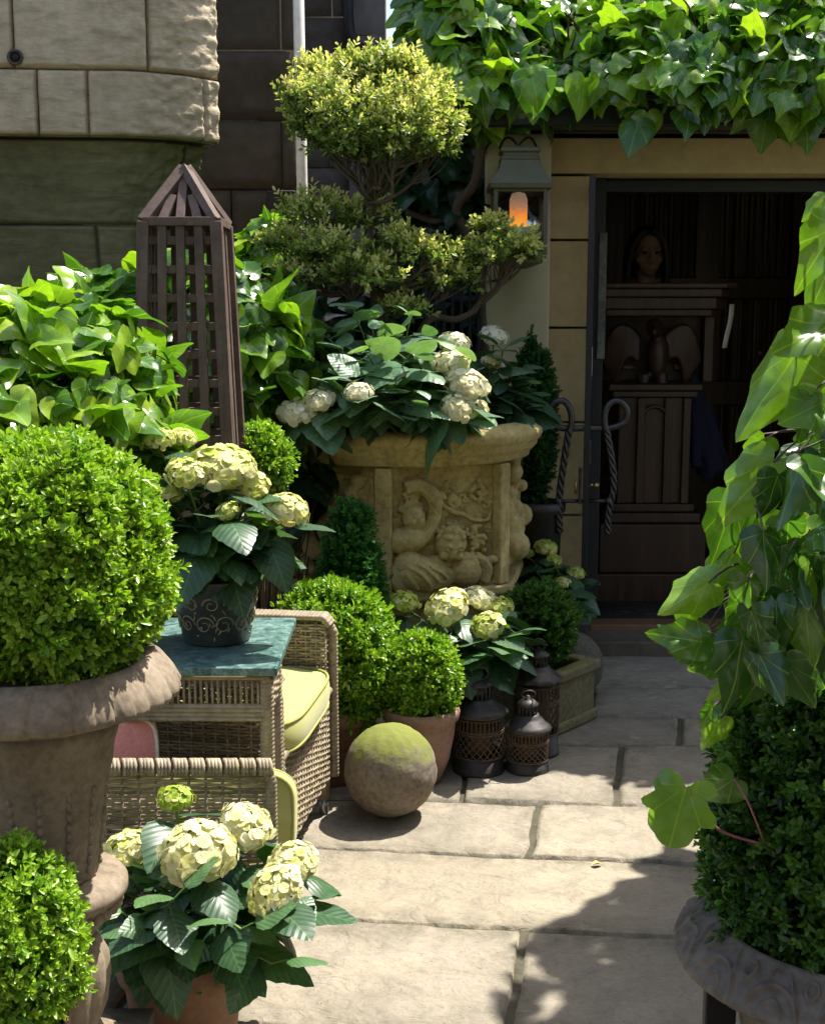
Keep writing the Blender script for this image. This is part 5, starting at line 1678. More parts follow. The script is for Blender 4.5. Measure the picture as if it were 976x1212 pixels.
# ------------------------------------------------------------------ lectern, papers and the woman behind it
LY = 6.45
def lectern():
    ctr = atY(770, 660, LY)
    t = thing('carved_lectern', 'dark carved oak lectern with a winged bird below its desk', 'lectern', (ctr[0], LY, FZ))
    X = lambda px, Y=LY: atY(px, 450, Y)[0]
    Z = lambda py, Y=LY: atY(770, py, Y)[2]
    cx = X(770)
    g = G()   # desk
    for y0, y1, w0, d0 in ((336, 342, 182, .50), (342, 352, 170, .46), (352, 366, 160, .42), (366, 374, 150, .40)):
        z1, z0 = Z(y0), Z(y1); hw_ = w0 / 2 * mpp(LY)
        P = [(-hw_, .0), (-hw_, -d0 * .55), (-hw_ * .8, -d0 * .8), (hw_ * .8, -d0 * .8), (hw_, -d0 * .55), (hw_, 0)]
        V = [(cx + x, LY + .16 + y, z) for z in (z0, z1) for x, y in P]
        n = len(P); i = np.arange(n)
        g.add(V, [np.stack([i, (i + 1) % n, n + (i + 1) % n, n + i], 1), i[None, ::-1], (n + i)[None]])
    g.build('desk', MAT['oak'], t, smooth=False, bevel=.006)
    g = G()
    for px in (703, 837):
        x = X(px); g.box((x, LY + .05, (Z(374) + Z(452)) / 2), (.05, .10, Z(374) - Z(452)))
    g.box((cx, LY + .11, (Z(374) + Z(452)) / 2), (150 * mpp(LY), .03, Z(374) - Z(452)))
    g.build('side_panel', MAT['oak'], t, bevel=.005)
    # bird
    g = G(); bz = Z(415)
    g.ell((cx + .02, LY - .03, bz - .03), (.055, .06, .12), 20); g.ell((cx - .005, LY - .07, bz + .115), (.042, .055, .05), 16); g.tube(np.array([[cx - .01, LY - .11, bz + .115], [cx - .02, LY - .155, bz + .095], [cx - .02, LY - .165, bz + .075]]), [.022, .014, .004], 8)
    for s_ in (-1, 1):
        for q in range(7):
            p0 = np.array([cx + s_ * .07, LY, bz + .06 - q * .018]); p1 = np.array([cx + s_ * (.20 - q * .008), LY - .02, bz + .17 - q * .028]); p2 = np.array([cx + s_ * (.245 - q * .012), LY + .02, bz - .06 - q * .02])
            g.tube(bez(p0, p1 + [0, 0, .05], p2, 14), np.linspace(.024, .014, 14), 8)
        g.tube(np.array([[cx + s_ * .04, LY - .03, bz - .12], [cx + s_ * .05, LY - .05, bz - .19]]), [.04, .028], 8)
    g.build('carved_bird', MAT['oak'], t, remesh=.009, smooth_iter=1)
    g = G(); w_ = lambda p: p * mpp(LY)
    for y0, y1, w0, d0 in ((452, 460, 108, .44), (460, 468, 98, .40), (590, 600, 98, .40), (600, 612, 112, .44), (612, 668, 124, .50)):
        if y0 == 590: g.build('moulding', MAT['oak'], t, bevel=.008); g = G()
        g.box((cx - .01, LY + .0, (Z(y0) + Z(y1)) / 2), (w_(w0), d0 * .9, Z(y0) - Z(y1) - .001))
    g.build('moulding', MAT['oak'], t, bevel=.008)
    g = G(); g.box((cx - .01, LY, (Z(468) + Z(590)) / 2), (w_(80), .32, Z(468) - Z(590) - .001))
    for s_ in (-1, -.42, .42, 1): g.box((cx - .01 + s_ * w_(37), LY - .17, (Z(468) + Z(590)) / 2), (w_(9), .035, Z(468) - Z(590) - .002))
    a = np.linspace(0, PI, 13); g.tube(np.stack([cx - .01 + w_(14) * np.cos(a), LY - .172 + 0 * a, Z(492) + w_(14) * np.sin(a)], 1), .012, 6)
    g.build('pedestal', MAT['oak'], t, bevel=.005)
    g = G(); g.box((cx, LY + .30, (FZ + Z(668)) / 2), (.95, 1.1, Z(668) - FZ - .001)); g.build('platform', MAT['oak'], t, bevel=.008)
    return cx, Z(668)
LCX, PZ = lectern()
q0, q1 = atY(866, 360, 6.36), atY(858, 412, 6.36)
g = G(); n = 12
u = np.linspace(0, 1, n)
Pg = np.zeros((n, 4, 3))
for i in range(n):
    base = q0 + (q1 - q0) * u[i]
    for j in range(4): Pg[i, j] = base + np.array([-.012 + .012 * j + .004 * math.sin(u[i] * 5), .05 * j / 3, 0])
g.grid(Pg)
o = g.build('paper_sheet', MAT['white'], loc=tuple(q1), solid=.0015); tag(o, 'narrow white paper hanging off the right end of the lectern', 'paper')

def person():
    Y = 6.80
    hx = atY(766, 300, Y)
    t = thing('person', 'dark-haired person in navy looking down behind the carved lectern', 'person', (hx[0], Y + .03, PZ))
    H = hx[2]                       # eye level
    c = np.array([hx[0], Y, H])
    k = .235 / .235
    g = G()
    # head: turned slightly right, tilted down
    g.ell(c + [0, .025, .025], (.076, .095, .108), 28); g.ell(c + [.004, -.015, -.045], (.058, .072, .072), 24); g.ell(c + [.006, -.045, -.098], (.030, .032, .022), 16)
    g.ell(c + [.006, -.088, -.035], (.013, .020, .026), 12); g.ell(c + [.006, -.098, -.048], (.016, .014, .010), 12); g.ell(c + [.006, -.080, -.003], (.010, .012, .028), 10)
    g.ell(c + [.006, -.078, -.072], (.024, .013, .006), 12); g.ell(c + [.006, -.077, -.082], (.021, .013, .007), 12)
    for s_ in (-1, 1):
        g.ell(c + [.004 + s_ * .033, -.064, .016], (.024, .014, .008), 10); g.ell(c + [s_ * .048, -.045, -.035], (.024, .026, .022), 10); g.ell(c + [s_ * .078, .02, -.01], (.010, .022, .03), 10)
    g.tube(np.array([c + [0, .03, -.08], c + [0, .035, -.15], c + [0, .045, -.22]]), [.052, .050, .062], 16)
    sh = H - .25
    hip = PZ + .88
    zs = np.array([sh + .02, sh - .06, sh - .2, sh - .36, hip + .02, hip - .1])
    for z, rx, ry in ((sh - .0, .15, .075), (sh - .1, .165, .10), (sh - .22, .145, .105), (sh - .36, .125, .095), (hip + .02, .16, .115), (hip - .08, .165, .115)):
        g.ell(np.array([c[0], Y + .05, z]), (rx, ry, .12), 20)
    for s_ in (-1, 1):
        S = np.array([c[0] + s_ * .17, Y + .05, sh - .03]); E_ = np.array([c[0] + s_ * .23, Y + .02, sh - .31]); Wr = np.array([c[0] + s_ * .13, Y - .17, sh - .33])
        g.tube(np.array([S, (S + E_) / 2, E_]), [.052, .045, .038], 12); g.tube(np.array([E_, (E_ + Wr) / 2, Wr]), [.039, .036, .026], 12)
        g.ell(Wr + [-.0, -.04, 0], (.036, .042, .016), 12)
        for f in range(4):
            b = Wr + np.array([-.026 + f * .017, -.075, 0]); L = (.062, .07, .072, .055)[f]
            g.tube(np.array([b, b + [0, -L * .5, .006], b + [0, -L, -.012]]), [.0085, .008, .0065], 8)
        b = Wr + np.array([-s_ * .034, -.03, 0]); g.tube(np.array([b, b + [-s_ * .022, -.03, 0], b + [-s_ * .026, -.055, -.006]]), [.0105, .0095, .007], 8)
        Hh = np.array([c[0] + s_ * .085, Y + .05, hip - .05]); K = np.array([c[0] + s_ * .085, Y + .03, PZ + .47]); An = np.array([c[0] + s_ * .085, Y + .06, PZ + .09])
        g.tube(np.array([Hh, (Hh + K) / 2, K]), [.085, .07, .055], 14); g.tube(np.array([K, (K + An) / 2 + [0, .01, .04], An]), [.054, .052, .036], 14)
        g.ell(An + [0, -.06, -.055], (.042, .12, .034), 16); g.tube(np.array([An, An - [0, 0, .05]]), [.036, .04], 12)
    g.build('body', MAT['skin'], t, remesh=.0085, smooth_iter=2)
    for s_ in (-1, 1):
        g = G(); g.ell(c + [.005 + s_ * .031, -.063, .002], (.0125, .011, .009), 14); g.build('eye', MAT['hair'], t)
    g = G()
    g.ell(c + [0, .045, .045], (.094, .105, .105), 24); g.ell(c + [0, .075, -.03], (.105, .075, .12), 20)
    for s_ in (-1, 1):
        for q in range(16):
            a = q / 15
            st = c + np.array([s_ * (.012 + .03 * a), -.045 + .10 * a, .118 - .018 * a])
            md = c + np.array([s_ * (.098 + .012 * a), -.035 + .09 * a, .03])
            en = c + np.array([s_ * (.088 + .03 * RNG.random()), -.02 + .10 * a, -.16 - .10 * RNG.random()])
            g.tube(bez(st, md + (md - (st + en) / 2) * .55, en, 14), np.linspace(.018, .008, 14), 7)
    g.build('hair', MAT['hair'], t, remesh=.007, smooth_iter=1)
    g = G()
    for z, rx, ry in ((sh - .01, .162, .085), (sh - .1, .178, .112), (sh - .22, .158, .118), (sh - .36, .14, .11), (hip + .02, .175, .13), (hip - .1, .19, .14), (hip - .3, .20, .15), (hip - .42, .20, .15)):
        g.ell(np.array([c[0], Y + .05, z]), (rx, ry, .12), 20)
    for s_ in (-1, 1):
        S = np.array([c[0] + s_ * .165, Y + .05, sh - .03]); E_ = np.array([c[0] + s_ * .232, Y + .02, sh - .31]); Wr = np.array([c[0] + s_ * .14, Y - .14, sh - .33])
        g.tube(np.array([S, (S + E_) / 2, E_]), [.064, .057, .050], 12); g.tube(np.array([E_, (E_ + Wr) / 2, Wr]), [.050, .046, .038], 12); g.ell(E_, .05, 12)
    g.build('dress', MAT['navy'], t, remesh=.012, smooth_iter=2)
    for s_ in (-1, 1):
        g = G(); p = np.array([c[0] + s_ * .085, Y + .0, PZ + .03]); g.ell(p, (.046, .125, .034), 16); g.build('shoe', MAT['hair'], t)
person()

# dark coat hanging at the right of the pedestal
cp0 = atY(830, 460, 6.5)
t = thing('coat', 'dark navy coat hanging beside the lectern pedestal', 'coat', (cp0[0], 6.52, atY(830, 600, 6.52)[2]))
g = G()
for i in range(9):
    a = i / 8
    tpt = atY(815 + 8 * a, 440 + 6 * a, 6.52 + .02 * math.sin(i * 2.0)); m = atY(815 + 30 * a, 500, 6.50 + .035 * math.sin(i * 2.1)); b = atY(812 + 46 * a, 560 - 22 * abs(a - .5) * 2 + 18 * a, 6.50 + .05 * math.sin(i * 2.4))
    g.tube(bez(tpt, m, b, 10), np.linspace(.016, .030, 10), 8)
g.build('coat_cloth', MAT['navy'], t, remesh=.01, smooth_iter=2)
a0 = atY(818, 438, 6.52)
g = G(); g.tube(np.array([a0 + [0, .01, -.01], a0 + [0, .0, .03], a0 + [-.02, .05, .05], a0 + [-.06, .09, .03]]), .006, 6); g.build('coat_hook', MAT['iron'], t)

# fallen leaf on the paving
p = atZ(699, 1024, .006)
g = G(); g.inst(tpl_small(1, .55, .25, -.1), np.array([p]), np.array([[.9, .2, .1]]), np.array([[0, 0, 1.0]]), .032, .5)
tag(g.build('fallen_leaf', MAT['paleleaf'], loc=tuple(p)), 'small yellow leaf fallen on the sunlit flagstones', 'leaf')

T_BOXF = [tpl_sprig(4, s + 40, tpl_oval(), .48) for s in range(4)]

# ------------------------------------------------------------------ clipped box and conifers
c = atY(50, 668, 2.0)
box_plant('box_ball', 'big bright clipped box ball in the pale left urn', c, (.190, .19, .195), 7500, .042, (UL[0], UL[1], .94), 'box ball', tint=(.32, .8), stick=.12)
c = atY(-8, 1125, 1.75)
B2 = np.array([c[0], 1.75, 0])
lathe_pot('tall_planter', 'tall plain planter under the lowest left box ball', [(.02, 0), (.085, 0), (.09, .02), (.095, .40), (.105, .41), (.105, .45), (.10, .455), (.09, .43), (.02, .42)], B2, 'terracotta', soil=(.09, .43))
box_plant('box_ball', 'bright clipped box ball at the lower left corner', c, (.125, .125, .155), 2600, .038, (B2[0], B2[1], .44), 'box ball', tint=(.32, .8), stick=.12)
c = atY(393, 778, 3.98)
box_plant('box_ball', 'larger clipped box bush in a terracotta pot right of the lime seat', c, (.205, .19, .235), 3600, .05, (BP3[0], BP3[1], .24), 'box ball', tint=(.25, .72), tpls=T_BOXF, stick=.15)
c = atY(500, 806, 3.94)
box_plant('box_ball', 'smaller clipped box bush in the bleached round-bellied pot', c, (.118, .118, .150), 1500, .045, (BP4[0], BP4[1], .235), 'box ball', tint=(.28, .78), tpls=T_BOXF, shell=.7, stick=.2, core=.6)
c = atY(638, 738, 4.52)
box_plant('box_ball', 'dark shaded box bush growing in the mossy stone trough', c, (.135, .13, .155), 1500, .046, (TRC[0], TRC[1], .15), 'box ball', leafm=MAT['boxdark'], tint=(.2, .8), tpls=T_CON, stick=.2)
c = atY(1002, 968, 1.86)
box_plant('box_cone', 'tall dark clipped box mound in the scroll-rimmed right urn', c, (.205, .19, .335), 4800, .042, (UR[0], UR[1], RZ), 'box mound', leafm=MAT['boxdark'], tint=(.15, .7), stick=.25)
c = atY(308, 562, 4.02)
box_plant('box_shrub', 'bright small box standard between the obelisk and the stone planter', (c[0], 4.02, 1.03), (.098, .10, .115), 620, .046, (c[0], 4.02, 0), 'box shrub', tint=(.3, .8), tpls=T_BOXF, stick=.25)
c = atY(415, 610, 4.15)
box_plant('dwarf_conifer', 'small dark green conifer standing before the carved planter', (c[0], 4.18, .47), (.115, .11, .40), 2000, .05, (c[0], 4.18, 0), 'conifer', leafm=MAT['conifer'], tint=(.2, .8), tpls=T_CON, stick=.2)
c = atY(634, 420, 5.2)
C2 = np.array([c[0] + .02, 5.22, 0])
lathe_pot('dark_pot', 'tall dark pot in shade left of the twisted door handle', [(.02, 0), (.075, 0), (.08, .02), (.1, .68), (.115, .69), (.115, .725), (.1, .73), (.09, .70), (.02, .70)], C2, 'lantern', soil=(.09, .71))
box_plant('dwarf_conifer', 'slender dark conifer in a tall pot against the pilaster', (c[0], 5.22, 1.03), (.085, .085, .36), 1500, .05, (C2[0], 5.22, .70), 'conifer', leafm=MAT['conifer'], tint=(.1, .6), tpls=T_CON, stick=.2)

# ------------------------------------------------------------------ hydrangeas
def H(lst, r=1.0): return [(atY(x, y, Y), rp * mpp(Y) * r, ti) if len(q) == 0 else (atY(x, y, Y), rp * mpp(Y) * r, ti, q[0]) for x, y, Y, rp, ti, *q in lst]
hydrangea('hydrangea_plant', 'nearest cream hydrangea, in the terracotta pot before the wicker chair', (HP[0], HP[1], .255),
    H([(235, 1008, 2.22, 49, .66, 1.6), (291, 978, 2.36, 35, .64, 1.2), (326, 1054, 2.20, 38, .64, 1.3), (349, 1022, 2.34, 33, .6, 1.1), (152, 1005, 2.38, 33, .55, 1.1), (208, 945, 2.36, 23, .15), (134, 1042, 2.3, 17, .7)]),
    leafsize=.108, extra=18, spread=.14, nleaf=3, zr=(.55, .95), whorls=[atY(x, y, Y) for x, y, Y in ((362, 1078, 2.3), (340, 1110, 2.2), (322, 1140, 2.2), (205, 1065, 2.12), (160, 1090, 2.2), (285, 1100, 2.14))])
hydrangea('hydrangea_plant', 'lime-cream hydrangea in the painted pot on the marble table', (TP[0], TP[1], .862),
    H([(262, 556, 2.93, 44, .45, 1.3), (222, 560, 2.88, 27, .42), (337, 604, 2.92, 29, .5, 1.1), (188, 521, 3.0, 22, .42), (216, 518, 3.04, 17, .42), (269, 605, 2.85, 16, .3), (295, 577, 2.95, 26, .42), (203, 585, 2.9, 15, .4)]),
    leafsize=.115, extra=16, spread=.10, nleaf=3)
PB = (PC[0] - .05, 4.80, 1.03)
hydrangea('hydrangea_plant', 'white hydrangea with broad pale leaves filling the carved planter', PB,
    H([(352, 489, 4.36, 25, .8), (377, 475, 4.36, 22, .82), (424, 465, 4.28, 18, .8), (351, 402, 4.75, 15, .25), (355, 438, 4.7, 12, .2), (537, 406, 4.7, 20, .75), (533, 430, 4.5, 23, .62), (552, 455, 4.42, 28, .72), (543, 482, 4.36, 23, .55), (562, 484, 4.42, 18, .55)]),
    leafsize=.155, extra=34, spread=.34, nleaf=3, leafm=MAT['hydpale'], fm=MAT['floretwhite'],
    whorls=[atY(x, y, Y) for x, y, Y in ((420, 372, 4.7), (485, 378, 4.72), (455, 395, 4.55), (390, 402, 4.6), (515, 405, 4.65), (545, 425, 4.5), (435, 420, 4.42), (480, 425, 4.4), (405, 418, 4.55), (470, 402, 4.6), (430, 448, 4.42), (500, 432, 4.45), (525, 446, 4.5), (455, 470, 4.36), (380, 440, 4.55), (490, 465, 4.38), (395, 395, 4.7), (440, 385, 4.72), (345, 455, 4.6), (505, 490, 4.38), (410, 490, 4.4), (465, 495, 4.38))])
hydrangea('hydrangea_plant', 'shaded white hydrangea behind the planter rim, near the pilaster', (PC[0] + .30, 4.95, 1.03),
    H([(584, 398, 4.95, 17, .9), (580, 428, 4.85, 12, .9), (590, 432, 4.9, 9, .85)]), leafsize=.13, extra=16, spread=.16, nleaf=3, fm=MAT['floretwhite'],
    whorls=[atY(x, y, 4.9) for x, y in ((610, 440), (600, 470), (625, 460), (595, 415))])
HB = np.array([atY(550, 850, 4.26)[0], 4.26, 0])
lathe_pot('dark_pot', 'low dark pot hidden behind the tall round lantern', [(.02, 0), (.075, 0), (.08, .02), (.098, .27), (.105, .28), (.105, .30), (.096, .30), (.09, .27), (.02, .27)], HB, 'lantern', soil=(.09, .28))
hydrangea('hydrangea_plant', 'cream and lime hydrangea above the lanterns, before the carved planter', (HB[0], HB[1], .28),
    H([(478, 713, 4.2, 19, .3), (530, 719, 4.12, 29, .55, 1.1), (568, 709, 4.25, 22, .72), (594, 718, 4.2, 15, .32), (577, 741, 4.1, 23, .38)]), leafsize=.13, extra=14, spread=.16, nleaf=3,
    whorls=[atY(585, 772, 4.05), atY(610, 750, 4.1), atY(520, 760, 4.1), atY(550, 780, 4.08)])
HD = np.array([.665, 5.14, 0])
lathe_pot('dark_pot', 'small dark pot at the foot of the door jamb', [(.02, 0), (.055, 0), (.06, .02), (.07, .22), (.075, .23), (.075, .25), (.066, .25), (.06, .22), (.02, .22)], HD, 'lantern', soil=(.06, .23))
hydrangea('hydrangea_plant', 'small pale green hydrangea in shade beside the door step', (HD[0], HD[1], .23),
    H([(646, 648, 5.05, 14, .3), (655, 663, 5.0, 10, .28), (682, 678, 5.05, 11, .35), (624, 655, 5.1, 9, .3), (664, 690, 4.95, 11, .4)]), leafsize=.10, extra=12, spread=.10, nleaf=3)

# ------------------------------------------------------------------ cloud-pruned topiary
def topiary():
    Y = 5.0
    base = np.array([atY(444, 420, 4.98)[0], 4.98, 1.03])
    t = thing('topiary_tree', 'cloud-pruned topiary tree with yellow-tipped crown rising from the planter', 'tree', base)
    A = lambda x, y, dY=0.0: atY(x, y, Y + dY)
    tr = G()
    J1, J2 = A(441, 330), A(438, 235)
    tr.tube(cat([base, A(447, 385), J1, A(436, 280), J2], 8), np.linspace(.024, .017, 33), 10)
    tr.tube(cat([base + [.02, .02, 0], A(455, 380, .05), A(452, 320, .06), A(447, 270, .03), J2 + [.01, 0, 0]], 8), np.linspace(.016, .010, 33), 8)
    RJ = A(562, 366, .05)
    tr.tube(cat([base + [.05, .0, 0], A(500, 388, .02), A(540, 378, .04), RJ, A(575, 345, .05)], 8), np.linspace(.016, .010, 33), 8)
    LJ = A(385, 345, -.05)
    tr.tube(cat([J1, A(415, 345, -.02), LJ, A(370, 320, -.06)], 8), np.linspace(.012, .007, 25), 7)
    MJ = A(480, 340, -.05)
    tr.tube(cat([J1, A(460, 345, -.03), MJ, A(505, 330, -.06)], 8), np.linspace(.012, .007, 25), 7)
    main = J2
    clumps = [  # px x,y, rx, ry, dY, node, density
        (390, 118, 52, 40, -.06, main), (452, 98, 58, 40, .05, main), (502, 138, 50, 45, -.03, main), (430, 140, 66, 40, -.14, main), (362, 118, 36, 36, .02, main),
        (482, 160, 58, 36, -.15, main), (400, 165, 46, 30, .0, main), (445, 82, 44, 22, .0, main), (425, 168, 40, 26, -.12, main), (465, 178, 34, 20, -.1, main), (530, 165, 26, 34, .05, main), (350, 152, 20, 22, .0, main), (500, 105, 36, 26, .1, main), (338, 112, 20, 14, 0, main), (356, 84, 22, 16, .05, main), (415, 74, 22, 14, 0, main), (482, 80, 26, 16, 0, main), (540, 148, 18, 16, 0, main),
        (376, 245, 44, 26, -.05, J1), (345, 282, 40, 22, -.08, LJ), (395, 290, 44, 26, -.14, LJ), (425, 318, 42, 24, -.15, LJ), (360, 318, 36, 18, -.1, LJ), (440, 255, 34, 22, .05, J2),
        (597, 288, 36, 17, .0, RJ), (566, 305, 26, 15, -.04, RJ), (622, 298, 18, 13, .0, RJ), (578, 270, 18, 11, .0, RJ),
        (500, 300, 34, 20, -.06, MJ), (532, 330, 28, 24, -.05, MJ), (480, 366, 24, 11, -.1, MJ), (470, 285, 24, 16, -.06, MJ), (545, 300, 14, 14, -.02, MJ)]
    m = mpp(Y)
    for x, y, rx, ry, dY, node in clumps:
        if node is main: x, rx = 438 + (x - 438) * .86, rx * .88
        elif y < 330 and x < 460: y += 7
        c = A(x, y, dY)
        r = np.array([rx * m, max(rx, ry) * m * .75, ry * m]) * np.array([1.02, 1, .95])
        n = int(215 * (rx * ry) / 2000 + 30)
        d = rdir(int(n * 1.9)); d = d[d[:, 2] > -.55][:n]
        P = c + d * r * RNG.uniform(.55, 1.08, (len(d), 1)) * (1 + .33 * fbm(d * 2.5 + c * 3, 3)[:, None])
        tip = unit(d + np.array([0, 0, .5]) + RNG.normal(0, .45, P.shape))
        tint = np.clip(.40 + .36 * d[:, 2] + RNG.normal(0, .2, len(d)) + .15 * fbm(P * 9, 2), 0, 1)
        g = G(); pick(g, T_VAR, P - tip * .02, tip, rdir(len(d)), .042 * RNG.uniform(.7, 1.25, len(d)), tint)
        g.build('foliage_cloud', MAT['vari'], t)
        limb0 = np.array(node) + RNG.normal(0, .012, 3)
        hub = c - np.array([0, 0, r[2] * .55]) + RNG.normal(0, .015, 3)
        q = [limb0 * (1 - f) + hub * f + RNG.normal(0, .018, 3) + np.array([0, 0, -.03 * math.sin(PI * f)]) for f in (.33, .66)]
        limb = cat([limb0, q[0], q[1], hub], 5)
        tr.tube(limb, np.linspace(.0085, .0045, len(limb)), 6, False)
        k = int(n / 9) + 5
        for j in range(k):
            e = P[RNG.integers(0, len(P))]
            b_ = limb[RNG.integers(len(limb) // 2, len(limb))]
            mm = (b_ + e) / 2 + RNG.normal(0, .025, 3)
            tr.tube(bez(b_, mm, e, 6), np.linspace(.0034, .001, 6), 4, False)
    tr.build('trunk', MAT['bark'], t)
topiary()

# ------------------------------------------------------------------ ivies
def ivy_mound(name, label, blobs, base, size, mat, tpls, tint=(.25, .85), hang=.5, stems=40):
    t = thing(name, label, 'ivy', base)
    g, gs = G(), G()
    for c, r, n in blobs:
        c, r = np.array(c), np.array(r)
        d = rdir(n * 3); d = d[(d[:, 2] > -.75) & (d[:, 1] < .65)][:n]
        P = c + d * r * RNG.uniform(.78, 1.05, (len(d), 1)) * (1 + .15 * fbm(d * 2.2 + c, 3)[:, None])
        ivy(g, gs, P, d / r * r.mean(), size, tpls, tint, hang)
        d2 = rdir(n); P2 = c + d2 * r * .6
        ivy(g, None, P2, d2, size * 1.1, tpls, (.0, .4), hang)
        for k in range(stems // len(blobs)):
            e = P[RNG.integers(0, len(P))]; b = np.array([c[0] + RNG.normal(0, r[0] * .5), c[1] + RNG.normal(0, .08), base[2]])
            gs.tube(bez(b, (b + e) / 2 + RNG.normal(0, .08, 3), e, 10), np.linspace(.006, .002, 10), 5, False)
    g.build('foliage', mat, t)
    gs.build('vine_stem', MAT['twig'], t)
    return t
A_ = atY
ivy_mound('ivy_bush', 'bright sunlit ivy spilling over the left box ball', [(A_(20, 450, 3.15), (.26, .26, .22), 170), (A_(95, 440, 3.3), (.22, .24, .20), 150), (A_(120, 510, 3.1), (.16, .18, .20), 110), (A_(30, 520, 3.0), (.25, .2, .2), 110)], (-.9, 3.25, 0), .105, MAT['ivy'], T_HEART, (.35, .98))
ivy_mound('ivy_bush', 'large-leaved ivy behind the brown obelisk', [(A_(150, 375, 4.5), (.36, .25, .16), 170), (A_(225, 400, 4.5), (.40, .25, .27), 300), (A_(300, 400, 4.65), (.22, .22, .20), 110), (A_(190, 500, 4.5), (.5, .25, .3), 230)], (-.8, 4.6, 0), .135, MAT['ivy'], T_HEART, (.2, .85))
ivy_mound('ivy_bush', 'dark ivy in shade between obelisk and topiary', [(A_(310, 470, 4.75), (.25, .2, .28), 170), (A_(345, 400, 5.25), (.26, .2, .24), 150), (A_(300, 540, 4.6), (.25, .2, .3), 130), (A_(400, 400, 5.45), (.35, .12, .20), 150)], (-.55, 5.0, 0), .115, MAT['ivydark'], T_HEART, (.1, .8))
ivy_mound('ivy_bush', 'light green ivy shoots left of the topiary trunk', [(A_(325, 300, 5.5), (.12, .12, .16), 46), (A_(310, 345, 5.45), (.10, .12, .14), 34)], (-.6, 5.5, 0), .115, MAT['ivy'], T_LOBED, (.55, .98), stems=14)

def back_ivy():
    t = thing('ivy_screen', 'dark ivy screen with a bare vine trunk behind the topiary', 'ivy', (.1, 5.75, 0))
    g, gs = G(), G()
    n = 520
    px, py = RNG.uniform(452, 585, n), RNG.uniform(150, 430, n)
    P = np.array([atY(a, b, 5.62 + RNG.uniform(-.12, .22)) for a, b in zip(px, py)])
    ivy(g, gs, P, np.tile([0, -1, .1], (n, 1)), .15, T_HEART, (.05, .75), .7)
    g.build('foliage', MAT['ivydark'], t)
    gs.tube(cat([[.34, 5.42, 1.1], atY(570, 380, 5.4), atY(566, 300, 5.42), atY(540, 250, 5.45), atY(562, 215, 5.4), atY(569, 160, 5.38), atY(566, 110, 5.3)], 8), .021, 9)
    gs.tube(cat([atY(540, 250, 5.45), atY(515, 262, 5.5), atY(480, 250, 5.5)], 8), .014, 7)
    gs.build('vine_stem', MAT['bark'], t)
back_ivy()

def railing():
    Y = 5.3
    x0, x1 = atY(505, 380, Y)[0], atY(566, 380, Y)[0]
    t = thing('iron_railing', 'short run of black iron railing behind the planter', 'railing', ((x0 + x1) / 2, Y, 0))
    for k in range(7):
        x = x0 + (x1 - x0) * k / 6
        g = G(); g.tube(np.array([[x, Y, 0], [x, Y, 1.62]]), .009, 6); g.ell((x, Y, 1.64), (.012, .012, .03), 8); g.build('bar', MAT['iron'], t)
    g = G()
    for z in (1.56, .15): g.box(((x0 + x1) / 2, Y, z), (x1 - x0, .012, .03))
    g.build('rail', MAT['iron'], t)
railing()

